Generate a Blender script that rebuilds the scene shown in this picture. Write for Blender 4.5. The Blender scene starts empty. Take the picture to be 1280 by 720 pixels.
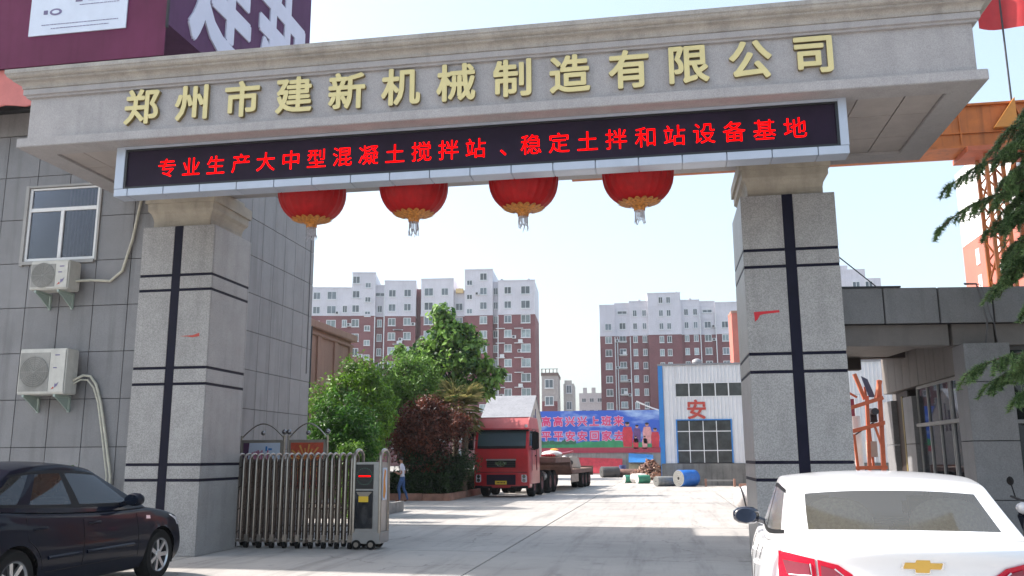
import bpy, bmesh, math, random
from mathutils import Vector, Matrix, noise as mnoise
from mathutils.bvhtree import BVHTree
R = math.radians
random.seed(7)
S = bpy.context.scene
COL = S.collection

# ------------------------------------------------------------------ camera, sky, sun, exposure
def setup():
    f, pitch, yaw, roll = 1091.2, 0.191215, 0.168427, -0.004787
    cy, sy, cp, sp = math.cos(yaw), math.sin(yaw), math.cos(pitch), math.sin(pitch)
    fw = Vector((-sy*cp, cy*cp, sp)); rt = Vector((cy, sy, 0)); up = rt.cross(fw)
    c, s = math.cos(roll), math.sin(roll)
    r2 = c*rt + s*up; u2 = -s*rt + c*up
    cam = bpy.data.objects.new('camera', bpy.data.cameras.new('camera')); COL.objects.link(cam)
    M = Matrix((r2, u2, -fw)).transposed().to_4x4(); M.translation = Vector((0, 0, 1.6))
    cam.matrix_world = M
    cam.data.sensor_width = 36; cam.data.lens = f*36/1280; cam.data.clip_end = 3000; cam.data.clip_start = .05
    S.camera = cam
    w = bpy.data.worlds.new("World"); S.world = w; w.use_nodes = True
    nt = w.node_tree; bg = nt.nodes['Background']
    sky = nt.nodes.new('ShaderNodeTexSky'); sky.sky_type = 'NISHITA'; sky.sun_disc = False
    # sun stands to the left (-X), a little beyond the gate
    el, dirx, diry = R(41.5), -1.0, .065
    sky.sun_elevation = el
    sky.sun_rotation = math.atan2(dirx, diry)
    sky.air_density = 1.2; sky.dust_density = 4; sky.ozone_density = 1.0
    # summer haze: an even milky veil over the whole sky
    ad = nt.nodes.new('ShaderNodeVectorMath'); ad.operation = 'ADD'; ad.inputs[1].default_value = (1.65, 1.98, 2.2)
    nt.links.new(sky.outputs[0], ad.inputs[0]); nt.links.new(ad.outputs[0], bg.inputs[0]); bg.inputs[1].default_value = .125
    L = bpy.data.lights.new('sun', 'SUN'); L.energy = 5.0; L.angle = R(.6); L.color = (1, .95, .89)
    lo = bpy.data.objects.new('sun', L); COL.objects.link(lo)
    n = math.hypot(dirx, diry)
    d = Vector((dirx/n*math.cos(el), diry/n*math.cos(el), math.sin(el)))
    lo.rotation_euler = d.to_track_quat('Z', 'Y').to_euler()
    lo.location = (-30, 2, 30)
    v = S.view_settings; v.view_transform = 'Standard'; v.look = 'None'; v.exposure = .84; v.gamma = 1
    S.cycles.max_bounces = 6; S.cycles.transparent_max_bounces = 12
    S.cycles.sample_clamp_indirect = 8
setup()

# ------------------------------------------------------------------ materials
def mat(name, col, rough=.6, metal=0, var=.12, scale=3, bump=0, bscale=60, speck=0, sscale=160, streak=0,
        emit=0, trans=0, coat=0, spec=.5, col2=None, alpha=None, orand=0):
    m = bpy.data.materials.new(name); m.use_nodes = True
    nt = m.node_tree; N = nt.nodes; Lk = nt.links; b = N['Principled BSDF']
    b.inputs['Roughness'].default_value = rough; b.inputs['Metallic'].default_value = metal
    b.inputs['Specular IOR Level'].default_value = spec
    b.inputs['Coat Weight'].default_value = coat; b.inputs['Coat Roughness'].default_value = .04
    geo = N.new('ShaderNodeNewGeometry')
    pos = geo.outputs['Position']
    c = None
    def rgb(k): return (min(1, col[0]*k), min(1, col[1]*k), min(1, col[2]*k), 1)
    if var or speck or streak or col2:
        n1 = N.new('ShaderNodeTexNoise'); n1.inputs['Scale'].default_value = scale; n1.inputs['Detail'].default_value = 5
        n1.inputs['Roughness'].default_value = .65
        Lk.new(pos, n1.inputs['Vector'])
        mp = N.new('ShaderNodeMapRange'); mp.inputs['From Min'].default_value = .32; mp.inputs['From Max'].default_value = .68
        Lk.new(n1.outputs[0], mp.inputs[0])
        mx = N.new('ShaderNodeMix'); mx.data_type = 'RGBA'
        mx.inputs['A'].default_value = rgb(1-var); mx.inputs['B'].default_value = (*col2, 1) if col2 else rgb(1+var)
        Lk.new(mp.outputs[0], mx.inputs['Factor']); c = mx.outputs['Result']
        if speck:
            n2 = N.new('ShaderNodeTexNoise'); n2.inputs['Scale'].default_value = sscale; n2.inputs['Detail'].default_value = 2
            Lk.new(pos, n2.inputs['Vector'])
            m2 = N.new('ShaderNodeMapRange'); m2.inputs['From Min'].default_value = .35; m2.inputs['From Max'].default_value = .65
            m2.inputs['To Min'].default_value = 1-speck; m2.inputs['To Max'].default_value = 1+speck
            Lk.new(n2.outputs[0], m2.inputs[0])
            vm = N.new('ShaderNodeVectorMath'); vm.operation = 'SCALE'
            Lk.new(c, vm.inputs[0]); Lk.new(m2.outputs[0], vm.inputs['Scale']); c = vm.outputs[0]
        if streak:
            mpg = N.new('ShaderNodeMapping'); mpg.inputs['Scale'].default_value = (5, 5, .35)
            Lk.new(pos, mpg.inputs[0])
            n3 = N.new('ShaderNodeTexNoise'); n3.inputs['Scale'].default_value = 1.3; n3.inputs['Detail'].default_value = 4
            Lk.new(mpg.outputs[0], n3.inputs['Vector'])
            m3 = N.new('ShaderNodeMapRange'); m3.inputs['From Min'].default_value = .5; m3.inputs['From Max'].default_value = .75
            m3.inputs['To Min'].default_value = 1; m3.inputs['To Max'].default_value = 1-streak
            Lk.new(n3.outputs[0], m3.inputs[0])
            v3 = N.new('ShaderNodeVectorMath'); v3.operation = 'SCALE'
            Lk.new(c, v3.inputs[0]); Lk.new(m3.outputs[0], v3.inputs['Scale']); c = v3.outputs[0]
        if orand:
            oi = N.new('ShaderNodeObjectInfo'); m4 = N.new('ShaderNodeMapRange'); m4.inputs['To Min'].default_value = 1-orand; m4.inputs['To Max'].default_value = 1+orand
            Lk.new(oi.outputs['Random'], m4.inputs[0]); v4 = N.new('ShaderNodeVectorMath'); v4.operation = 'SCALE'
            Lk.new(c, v4.inputs[0]); Lk.new(m4.outputs[0], v4.inputs['Scale']); c = v4.outputs[0]
        Lk.new(c, b.inputs['Base Color'])
    else:
        b.inputs['Base Color'].default_value = (*col, 1)
    if bump:
        nb = N.new('ShaderNodeTexNoise'); nb.inputs['Scale'].default_value = bscale; nb.inputs['Detail'].default_value = 3
        Lk.new(pos, nb.inputs['Vector'])
        bp = N.new('ShaderNodeBump'); bp.inputs['Strength'].default_value = bump; bp.inputs['Distance'].default_value = .01
        Lk.new(nb.outputs[0], bp.inputs['Height']); Lk.new(bp.outputs[0], b.inputs['Normal'])
    if emit:
        b.inputs['Emission Color'].default_value = (*col, 1); b.inputs['Emission Strength'].default_value = emit
    if trans: b.inputs['Transmission Weight'].default_value = trans
    if alpha is not None: b.inputs['Alpha'].default_value = alpha
    return m

def leafmat(name, c1, c2, tr=.35):
    m = bpy.data.materials.new(name); m.use_nodes = True
    nt = m.node_tree; N = nt.nodes; Lk = nt.links; b = N['Principled BSDF']
    b.inputs['Roughness'].default_value = .45; b.inputs['Specular IOR Level'].default_value = .35
    geo = N.new('ShaderNodeNewGeometry')
    n1 = N.new('ShaderNodeTexNoise'); n1.inputs['Scale'].default_value = 1.6; n1.inputs['Detail'].default_value = 6; n1.inputs['Roughness'].default_value = .8
    Lk.new(geo.outputs['Position'], n1.inputs['Vector'])
    mr = N.new('ShaderNodeMapRange'); mr.inputs['From Min'].default_value = .35; mr.inputs['From Max'].default_value = .65
    Lk.new(n1.outputs[0], mr.inputs[0])
    ad = N.new('ShaderNodeMath'); ad.operation = 'ADD'; ad.use_clamp = True
    rs = N.new('ShaderNodeMath'); rs.operation = 'MULTIPLY_ADD'; rs.inputs[1].default_value = .9; rs.inputs[2].default_value = -.45
    Lk.new(geo.outputs['Random Per Island'], rs.inputs[0])
    Lk.new(mr.outputs[0], ad.inputs[0]); Lk.new(rs.outputs[0], ad.inputs[1])
    mx = N.new('ShaderNodeMix'); mx.data_type = 'RGBA'; mx.inputs['A'].default_value = (*c1, 1); mx.inputs['B'].default_value = (*c2, 1)
    Lk.new(ad.outputs[0], mx.inputs['Factor']); Lk.new(mx.outputs['Result'], b.inputs['Base Color'])
    t = N.new('ShaderNodeBsdfTranslucent'); Lk.new(mx.outputs['Result'], t.inputs[0])
    ms = N.new('ShaderNodeMixShader'); ms.inputs[0].default_value = tr
    Lk.new(b.outputs[0], ms.inputs[1]); Lk.new(t.outputs[0], ms.inputs[2])
    Lk.new(ms.outputs[0], N['Material Output'].inputs['Surface'])
    return m

def glassmat(name, tint=(.02, .025, .03), tr=.5, rough=.02, ior=1.6, df=.3):
    # thin pane: mirror-like coat over a tinted see-through body
    m = bpy.data.materials.new(name); m.use_nodes = True
    nt = m.node_tree; N = nt.nodes; Lk = nt.links
    for n in list(N):
        if n.type == 'BSDF_PRINCIPLED': N.remove(n)
    g = N.new('ShaderNodeBsdfGlossy'); g.inputs['Roughness'].default_value = rough; g.inputs[0].default_value = (.9, .93, 1, 1)
    t = N.new('ShaderNodeBsdfTransparent'); t.inputs[0].default_value = (tr, tr, tr*1.02, 1)
    d = N.new('ShaderNodeBsdfDiffuse'); d.inputs[0].default_value = (*tint, 1)
    m1 = N.new('ShaderNodeMixShader'); m1.inputs[0].default_value = df
    Lk.new(t.outputs[0], m1.inputs[1]); Lk.new(d.outputs[0], m1.inputs[2])
    fr = N.new('ShaderNodeFresnel'); fr.inputs[0].default_value = ior
    m2 = N.new('ShaderNodeMixShader'); Lk.new(fr.outputs[0], m2.inputs[0])
    Lk.new(m1.outputs[0], m2.inputs[1]); Lk.new(g.outputs[0], m2.inputs[2])
    Lk.new(m2.outputs[0], N['Material Output'].inputs['Surface'])
    return m

M = {}
M['granite'] = mat('granite_lilac', (.345, .325, .325), .5, var=.08, speck=.16, sscale=110, streak=.12, bump=.05)
M['granite_d'] = mat('granite_grey', (.30, .29, .285), .42, var=.09, speck=.22, sscale=70, orand=.05, streak=.14, bump=.05, bscale=90)
M['cornice'] = mat('cornice_stone', (.33, .305, .28), .55, var=.14, speck=.1, sscale=60, streak=.22, bump=.08)
M['capital'] = mat('capital_stone', (.36, .32, .26), .6, var=.14, speck=.08, streak=.2, bump=.06)
M['soffit'] = mat('soffit_panel', (.36, .32, .30), .55, orand=.06, var=.10, speck=.05)
M['band'] = mat('black_granite', (.008, .008, .020), .5, var=.2, speck=.1, spec=.12)
M['joint'] = mat('dark_joint', (.03, .03, .035), .8, var=.2)
M['wallpanel'] = mat('stone_cladding', (.195, .192, .200), .5, var=.10, scale=1.5, speck=.12, sscale=80, orand=.07, streak=.26, bump=.04)
M['wallpanel2'] = mat('stone_cladding_warm', (.225, .215, .215), .5, var=.10, scale=1.5, speck=.12, sscale=80, orand=.07, streak=.26, bump=.04)
M['gold'] = mat('gold_paint', (.64, .55, .27), .5, metal=.1, var=.05)
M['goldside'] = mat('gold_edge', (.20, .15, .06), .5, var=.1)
M['alu'] = mat('aluminium_composite', (.42, .46, .54), .35, metal=.25, var=.04)
M['screen'] = mat('led_screen', (.016, .009, .022), .6, var=.25, scale=2, spec=.15)
M['screenedge'] = mat('screen_edge', (.01, .01, .012), .3, var=0)
M['ledred'] = mat('led_red', (1, .001, .001), .9, var=0, emit=1.1, spec=0)
M['red'] = mat('lantern_cloth', (.33, .004, .006), .5, var=.2, scale=8, spec=.2)
M['lantgold'] = mat('lantern_gold', (.42, .16, .025), .5, var=.6, scale=28)
M['tassel'] = mat('tassel_silver', (.45, .45, .5), .5, var=.3, scale=40)
M['white'] = mat('white_paint', (.74, .74, .74), .45, var=.05)
M['dirtywhite'] = mat('dirty_white', (.50, .49, .455), .5, var=.1, scale=6, streak=.15)
M['frame'] = mat('window_frame_white', (.70, .70, .70), .4, var=.05)
M['framegrey'] = mat('window_frame_grey', (.30, .29, .28), .45, var=.1)
M['black'] = mat('black_plastic', (.008, .008, .009), .5, spec=.15, var=.1)
M['rubber'] = mat('rubber', (.014, .014, .014), .9, spec=.1, var=.2, bump=.2, bscale=40)
M['steel'] = mat('stainless', (.32, .285, .25), .28, metal=.85, var=.1, scale=10)
M['chrome'] = mat('chrome', (.75, .75, .77), .12, metal=1, var=0)
M['darkmetal'] = mat('dark_metal', (.04, .04, .045), .5, metal=.4, var=.2)
M['purple'] = mat('billboard_purple', (.105, .045, .105), .7, spec=.15, var=.14, scale=1.2, streak=.15)
M['maroon'] = mat('billboard_maroon', (.135, .030, .075), .7, spec=.15, var=.16, scale=.7, streak=.15)
M['signwhite'] = mat('sign_white', (.60, .60, .72), .5, var=.04)
M['paper'] = mat('poster_paper', (.60, .66, .78), .5, var=.05)
M['ink'] = mat('poster_ink', (.16, .14, .26), .6, var=.2)
M['awning'] = mat('awning_salmon', (.56, .17, .16), .6, var=.1)
M['concrete'] = mat('concrete', (.30, .29, .275), .8, var=.2, scale=1.2, bump=.3, bscale=25, streak=.3)
M['asph'] = mat('asph', (.05, .05, .05), .9)
M['white2'] = mat('tile_white', (.56, .55, .60), .5, var=.10, scale=.25, streak=.12)
M['brick'] = mat('brick_mauve', (.165, .055, .062), .8, var=.14, scale=.3, speck=.1, sscale=5)
M['brick2'] = mat('brick_mauve_b', (.155, .052, .060), .8, var=.14, scale=.3, speck=.1, sscale=5)
M['terra'] = mat('terracotta_render', (.31, .175, .13), .8, var=.1, scale=.6, streak=.25)
M['orangebrick'] = mat('orange_brick', (.42, .12, .09), .8, var=.1, scale=.6)
M['farglass'] = mat('far_glass', (.20, .25, .26), .2, var=.5, scale=.35, orand=.5)
M['farglassd'] = mat('far_glass_dark', (.09, .115, .135), .2, var=.4, scale=.35, orand=.6)
M['farframe'] = mat('far_frame', (.60, .62, .64), .5, var=.05)
M['hall'] = mat('sheet_steel_white', (.66, .66, .68), .45, var=.05, scale=1, streak=.15)
M['blue'] = mat('blue_trim', (.03, .20, .52), .45, var=.1)
M['bluetarp'] = mat('blue_wrap', (.02, .14, .48), .4, var=.15, scale=5)
M['hallglass'] = mat('hall_glass', (.045, .05, .05), .2, var=.4, scale=2)
M['redpaint'] = mat('red_sign_paint', (.45, .06, .045), .6, var=.2)
M['crane'] = mat('crane_orange', (.42, .115, .015), .5, var=.2, scale=1.5, streak=.4)
M['craner'] = mat('frame_orange', (.45, .11, .045), .55, var=.2, scale=2)
M['flag'] = mat('flag_red', (.45, .02, .025), .6, var=.1)
M['tin'] = mat('tin_roof', (.24, .24, .255), .5, var=.12, scale=1.5, streak=.2)
M['skin'] = mat('skin', (.38, .19, .12), .5, var=.05)
M['hair'] = mat('hair', (.012, .01, .01), .6, var=.2)
M['shirt'] = mat('shirt', (.62, .60, .66), .8, var=.08, scale=15)
M['jeans'] = mat('jeans', (.045, .10, .24), .8, var=.25, scale=12)
M['kerb'] = mat('kerb_red_stone', (.33, .17, .12), .75, var=.25, scale=3)
M['kerbg'] = mat('kerb_grey_stone', (.20, .19, .18), .8, var=.25, scale=3)
M['soil'] = mat('soil', (.06, .045, .03), .95, var=.3)
M['bark'] = mat('bark', (.10, .075, .05), .9, var=.3, scale=6, bump=.5, bscale=20)
M['truckred'] = mat('truck_red', (.36, .008, .014), .35, var=.1, coat=.4)
M['truckpink'] = mat('truck_red_skylit', (.46, .10, .10), .45, var=.1)  # cab roof red paled: skylight from above put into the colour
M['rust'] = mat('rusty_deck', (.14, .07, .055), .8, var=.35, scale=3)
M['wood'] = mat('plank_wood', (.33, .22, .17), .8, var=.3, scale=4)
M['yellow'] = mat('plate_yellow', (.65, .42, .02), .5, var=.05)
M['orange'] = mat('orange_sheet', (.75, .28, .03), .6, var=.1)
M['sack'] = mat('sack_white', (.60, .57, .56), .8, var=.15, scale=6, bump=.4, bscale=8)
M['green'] = mat('green_wrap', (.03, .20, .13), .6, var=.2, scale=5)
M['leather'] = mat('seat_grey', (.16, .155, .15), .7, var=.15)
M['pipe'] = mat('pipe_lagging', (.50, .48, .40), .7, var=.15, scale=10)
M['cable'] = mat('cable_black', (.03, .03, .04), .6, var=0)
M['glass'] = glassmat('window_glass', (.05, .055, .06), .30)
M['carglass'] = glassmat('car_glass', (.05, .05, .048), .36, .02, 1.5, .4)
M['carglassr'] = glassmat('car_rear_glass', (.15, .14, .115), .60, .05, 1.42, .4)
M['paintblk'] = mat('paint_black_blue', (.003, .005, .013), .35, var=0, coat=.28, spec=.05)
M['paintwht'] = mat('paint_white', (.74, .74, .76), .3, var=0, coat=.8)
M['lampred'] = mat('tail_lamp_red', (.46, .004, .028), .25, var=.1, coat=.25, spec=.2)
M['lampdark'] = mat('tail_lamp_inner', (.20, .035, .055), .25, var=.2, coat=.2, spec=.2)
M['lampclr'] = mat('lamp_clear', (.55, .55, .58), .1, var=.1, coat=1)
M['bowtie'] = mat('emblem_gold', (.62, .40, .10), .25, metal=.7, var=.1)
M['rim'] = mat('alloy', (.50, .50, .50), .3, metal=.8, var=.05)

# ------------------------------------------------------------------ mesh helpers
WM = {}; KD = {}
class MB:
    def __init__(s): s.v = []; s.f = []; s.m = []
    def add(s, vs, fs, mi=0, T=None):
        n = len(s.v)
        s.v += [tuple(T @ Vector(p)) for p in vs] if T is not None else [tuple(p) for p in vs]
        s.f += [tuple(i+n for i in f) for f in fs]; s.m += [mi]*len(fs); return s
    def box(s, x0, x1, y0, y1, z0, z1, mi=0, T=None):
        v = [(x, y, z) for x in (x0, x1) for y in (y0, y1) for z in (z0, z1)]
        return s.add(v, [(0, 1, 3, 2), (4, 6, 7, 5), (0, 4, 5, 1), (2, 3, 7, 6), (0, 2, 6, 4), (1, 5, 7, 3)], mi, T)
    def cyl(s, p0, p1, r0, r1=None, n=10, mi=0, caps=True, T=None):
        r1 = r0 if r1 is None else r1
        p0, p1 = Vector(p0), Vector(p1); d = (p1-p0).normalized()
        a = d.orthogonal().normalized(); b = d.cross(a); vs = []
        for p, r in ((p0, r0), (p1, r1)):
            for i in range(n):
                t = 2*math.pi*i/n; vs.append(p + (a*math.cos(t)+b*math.sin(t))*r)
        fs = [(i, (i+1) % n, n+(i+1) % n, n+i) for i in range(n)]
        if caps: fs += [tuple(range(n-1, -1, -1)), tuple(range(n, 2*n))]
        return s.add(vs, fs, mi, T)
    def tube(s, pts, r, n=6, mi=0, T=None):
        pts = [Vector(p) for p in pts]; vs = []; k = len(pts); prev = None
        for i, p in enumerate(pts):
            d = (pts[min(i+1, k-1)]-pts[max(i-1, 0)]).normalized()
            if prev is None: a = d.orthogonal().normalized()
            else: a = (prev - d*prev.dot(d)); a = a.normalized() if a.length > 1e-5 else d.orthogonal().normalized()
            prev = a; b = d.cross(a); rr = r[i] if isinstance(r, (list, tuple)) else r
            for j in range(n):
                t = 2*math.pi*j/n; vs.append(p+(a*math.cos(t)+b*math.sin(t))*rr)
        fs = [(i*n+j, i*n+(j+1) % n, (i+1)*n+(j+1) % n, (i+1)*n+j) for i in range(k-1) for j in range(n)]
        fs += [tuple(range(n-1, -1, -1)), tuple(range((k-1)*n, k*n))]
        return s.add(vs, fs, mi, T)
    def lathe(s, prof, c=(0, 0, 0), n=16, mi=0, T=None, rip=None, caps=True):
        vs = []; k = len(prof)
        for (r, z) in prof:
            for j in range(n):
                t = 2*math.pi*j/n; q = r*(rip(j, z) if rip else 1)
                vs.append((c[0]+q*math.cos(t), c[1]+q*math.sin(t), c[2]+z))
        fs = [(i*n+j, i*n+(j+1) % n, (i+1)*n+(j+1) % n, (i+1)*n+j) for i in range(k-1) for j in range(n)]
        if caps: fs += [tuple(range(n-1, -1, -1)), tuple(range((k-1)*n, k*n))]
        return s.add(vs, fs, mi, T)
    def sph(s, c, r, n=10, mi=0, sc=(1, 1, 1)):
        prof = [(max(.001, r*math.sin(math.pi*i/n))*1, -r*math.cos(math.pi*i/n)*sc[2]) for i in range(n+1)]
        return s.lathe(prof, c, n+4, mi) if sc[0] == sc[1] == 1 else s.lathe(prof, (0, 0, 0), n+4, mi, T=Matrix.Translation(c) @ Matrix.Diagonal((sc[0], sc[1], 1, 1)))
    def extr(s, poly, h0, h1, fn=lambda u, v, w: (u, v, w), mi=0):
        n = len(poly); vs = [fn(u, v, h0) for u, v in poly]+[fn(u, v, h1) for u, v in poly]
        fs = [tuple(range(n-1, -1, -1)), tuple(range(n, 2*n))]+[(i, (i+1) % n, n+(i+1) % n, n+i) for i in range(n)]
        return s.add(vs, fs, mi)
    def quad(s, a, b, c, d, mi=0): return s.add([a, b, c, d], [(0, 1, 2, 3)], mi)
    def mesh(s, name, mats, smooth=None, bevel=0, T=None, recalc=True):
        me = bpy.data.meshes.new(name); me.from_pydata(s.v, [], s.f)
        for m in (mats if isinstance(mats, (list, tuple)) else [mats]): me.materials.append(m)
        me.polygons.foreach_set('material_index', s.m)
        if T is not None: me.transform(T)
        if recalc or bevel:
            bm = bmesh.new(); bm.from_mesh(me)
            if recalc: bmesh.ops.recalc_face_normals(bm, faces=bm.faces)
            if bevel:
                ed = [e for e in bm.edges if len(e.link_faces) == 2 and e.calc_face_angle(0) > .6]
                bmesh.ops.bevel(bm, geom=ed, offset=bevel, segments=2, affect='EDGES', clamp_overlap=True)
            bm.to_mesh(me); bm.free()
        if smooth:
            me.shade_smooth(); me.set_sharp_from_angle(angle=R(smooth))
        me.update(); return me
    def build(s, name, mats, parent=None, smooth=None, bevel=0, local=False, recalc=True, **k):
        T = None
        if parent is not None and not local: T = WM[parent.name].inverted()
        return put(name, s.mesh(name, mats, smooth, bevel, T, recalc), parent, **k)

def put(name, me, parent=None, loc=None, rot=None, scale=None, label=None, cat=None, group=None, kind=None, world=False):
    o = bpy.data.objects.new(name, me); COL.objects.link(o)
    if parent is not None:
        o.parent = parent; KD.setdefault(parent.name, []).append(o)
    L = Matrix.LocRotScale(Vector(loc or (0, 0, 0)), None if rot is None else __import__('mathutils').Euler(rot), Vector(scale) if scale else None)
    if world and parent is not None: L = WM[parent.name].inverted() @ L
    o.matrix_local = L
    WM[o.name] = (WM[parent.name] if parent is not None else Matrix.Identity(4)) @ L
    tag(o, label, cat, group, kind); return o
def tag(o, label=None, cat=None, group=None, kind=None):
    if label: o['label'] = label
    if cat: o['category'] = cat
    if group: o['group'] = group
    if kind: o['kind'] = kind
    return o
def thing(name, label, cat, loc=(0, 0, 0), rz=0, group=None):
    return put(name, None, None, loc, (0, 0, rz), label=label, cat=cat, group=group)
def struct(name, mb, mats, parent=None, **k):
    o = mb.build(name, mats, parent, **k)
    if parent is None: o['kind'] = 'structure'
    return o
def dup(o, loc=None, rz=None, label=None, parent=None):
    c = o.copy(); COL.objects.link(c); c.parent = parent
    if parent is not None: KD.setdefault(parent.name, []).append(c)
    c.matrix_local = o.matrix_local.copy()
    if loc is not None: c.location = loc
    if rz is not None: c.rotation_euler = (0, 0, rz)
    if label: c['label'] = label
    for ch in list(KIDS(o)): dup(ch, parent=c)
    return c
def KIDS(o): return KD.get(o.name, [])

_tm = {}
def textmesh(ch, size=1, ext=.03, off=0, mats=None, key='', sy=1):
    k = (ch, size, ext, off, key, sy)
    if k in _tm: return _tm[k]
    cu = bpy.data.curves.new('t', 'FONT'); cu.body = ch; cu.size = 1; cu.extrude = ext/size; cu.resolution_u = 3
    o = bpy.data.objects.new('t', cu); COL.objects.link(o)
    dg = bpy.context.evaluated_depsgraph_get(); dg.update()
    me = bpy.data.meshes.new_from_object(o.evaluated_get(dg)); bpy.data.objects.remove(o)
    xs = [v.co.x for v in me.vertices]; ys = [v.co.y for v in me.vertices]
    w = max(xs)-min(xs) if xs else 1
    cx = .5*(max(xs)+min(xs)); cyy = .38 if w < 2 and ch in '、,.' else .5*(max(ys)+min(ys))
    for v in me.vertices: v.co = Vector(((v.co.x-cx)*size, (v.co.y-cyy)*size*sy, v.co.z*size))
    if off:      # embolden: overlaid shifted copies, each a hair shallower
        V = [v.co.copy() for v in me.vertices]; F = [tuple(p.vertices) for p in me.polygons]
        vs = []; fs = []; nn = 9 if size > .5 else 5
        for k in range(nn):
            a = 2*math.pi*k/(nn-1); r_ = 0 if k == nn-1 else off*size
            b0 = len(vs); zk = 1-.012*(nn-1-k)-.001
            vs += [(p.x+r_*math.cos(a+.4), p.y+r_*math.sin(a+.4), p.z*zk) for p in V]; fs += [tuple(i+b0 for i in f) for f in F]
        me = bpy.data.meshes.new('character'); me.from_pydata(vs, [], fs); me.update()
    me.name = 'character'; me.materials.clear()
    for m in mats: me.materials.append(m)
    if len(mats) > 1:
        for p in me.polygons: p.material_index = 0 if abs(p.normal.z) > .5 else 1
    else:
        for p in me.polygons: p.material_index = 0
    _tm[k] = me; return me
FRONT = (R(90), 0, 0)

# ------------------------------------------------------------------ ground
def ground():
    m = bpy.data.materials.new('ground_dust'); m.use_nodes = True
    g = MB(); g.quad((-420, -60, -.03), (420, -60, -.03), (420, 460, -.03), (-420, 460, -.03))
    base = mat('yard_earth', (.26, .245, .225), .9, var=.2, scale=.2, bump=.2, bscale=6)
    struct('ground', g, base)
    # concrete paving slabs with recessed joints
    cm = bpy.data.materials.new('slab_concrete'); cm.use_nodes = True
    nt = cm.node_tree; N = nt.nodes; L = nt.links; b = N['Principled BSDF']; b.inputs['Roughness'].default_value = .78
    geo = N.new('ShaderNodeNewGeometry'); oi = N.new('ShaderNodeObjectInfo')
    def nz(sc, det, mapping=None):
        n = N.new('ShaderNodeTexNoise'); n.inputs['Scale'].default_value = sc; n.inputs['Detail'].default_value = det
        n.inputs['Roughness'].default_value = .7
        if mapping:
            mp = N.new('ShaderNodeMapping'); mp.inputs['Scale'].default_value = mapping; L.new(geo.outputs['Position'], mp.inputs[0]); L.new(mp.outputs[0], n.inputs['Vector'])
        else: L.new(geo.outputs['Position'], n.inputs['Vector'])
        return n.outputs[0]
    def rng(s, a, bb, c, d):
        r = N.new('ShaderNodeMapRange'); r.inputs[1].default_value = a; r.inputs[2].default_value = bb; r.inputs[3].default_value = c; r.inputs[4].default_value = d
        L.new(s, r.inputs[0]); return r.outputs[0]
    def mul(a, b2):
        q = N.new('ShaderNodeMath'); q.operation = 'MULTIPLY'; L.new(a, q.inputs[0]); L.new(b2, q.inputs[1]); return q.outputs[0]
    v = mul(rng(nz(.35, 6), .3, .7, .82, 1.12), rng(nz(40, 3), .3, .7, .93, 1.06))
    v = mul(v, rng(nz(.8, 5, (3.2, .22, 1)), .50, .70, 1, .66))      # tyre-track stains running along the road
    v = mul(v, rng(nz(2.2, 7), .57, .70, 1, .68))
    v = mul(v, rng(nz(1.1, 6, (.35, 2.6, 1)), .55, .74, 1, .80))
    v = mul(v, rng(nz(.9, 3), .68, .74, 1, .62))
    vo = N.new('ShaderNodeTexVoronoi'); vo.feature = 'DISTANCE_TO_EDGE'; vo.inputs['Scale'].default_value = .33
    dn = N.new('ShaderNodeTexNoise'); dn.inputs['Scale'].default_value = 1.5; dn.inputs['Detail'].default_value = 5; L.new(geo.outputs['Position'], dn.inputs['Vector'])
    da = N.new('ShaderNodeVectorMath'); da.operation = 'MULTIPLY_ADD'; da.inputs[1].default_value = (.9, .9, 0); L.new(dn.outputs['Color'], da.inputs[0]); L.new(geo.outputs['Position'], da.inputs[2]); L.new(da.outputs[0], vo.inputs['Vector'])
    ck = rng(vo.outputs['Distance'], .001, .007, .62, 1)
    mk = rng(nz(.22, 2), .48, .54, 0, 1)
    mm = N.new('ShaderNodeMath'); mm.operation = 'MAXIMUM'; iv = N.new('ShaderNodeMath'); iv.operation = 'SUBTRACT'; iv.inputs[0].default_value = 1; L.new(mk, iv.inputs[1]); L.new(ck, mm.inputs[0]); L.new(iv.outputs[0], mm.inputs[1])
    v = mul(v, mm.outputs[0])
    v = mul(v, rng(oi.outputs['Random'], 0, 1, .95, 1.04))
    vm = N.new('ShaderNodeVectorMath'); vm.operation = 'SCALE'; vm.inputs[0].default_value = (.385, .36, .335); L.new(v, vm.inputs['Scale'])
    L.new(vm.outputs[0], b.inputs['Base Color'])
    bp = N.new('ShaderNodeBump'); bp.inputs['Strength'].default_value = .25; bp.inputs['Distance'].default_value = .01
    L.new(nz(60, 4), bp.inputs['Height']); L.new(bp.outputs[0], b.inputs['Normal'])
    bed = MB(); bed.quad((-24, -8, -.022), (20, -8, -.022), (20, 84, -.022), (-24, 84, -.022))
    road = struct('pavement', bed, M['joint'])
    XS = [-22.8, -17.8, -12.8, -7.8, -2.8, 2.2, 7.2, 12.2, 17.2]
    YS = [-6.5, -1, 4.5, 10, 15.4, 20.9, 26.4, 31.9, 37.4, 42.9, 48.4, 53.9, 59.4, 64.9, 70.4, 75.9, 81.4]
    for i in range(len(XS)-1):
        for j in range(len(YS)-1):
            w, h = XS[i+1]-XS[i]-.022, YS[j+1]-YS[j]-.022
            s = MB()
            n = 1
            s.box(-w/2, w/2, -h/2, h/2, -.02, 0)
            dz = random.uniform(-.003, .003)
            s.build('concrete_slab', cm, road, bevel=.006 if YS[j] < 32 else 0, local=True, loc=((XS[i]+XS[i+1])/2, (YS[j]+YS[j+1])/2, dz))
ground()

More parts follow.
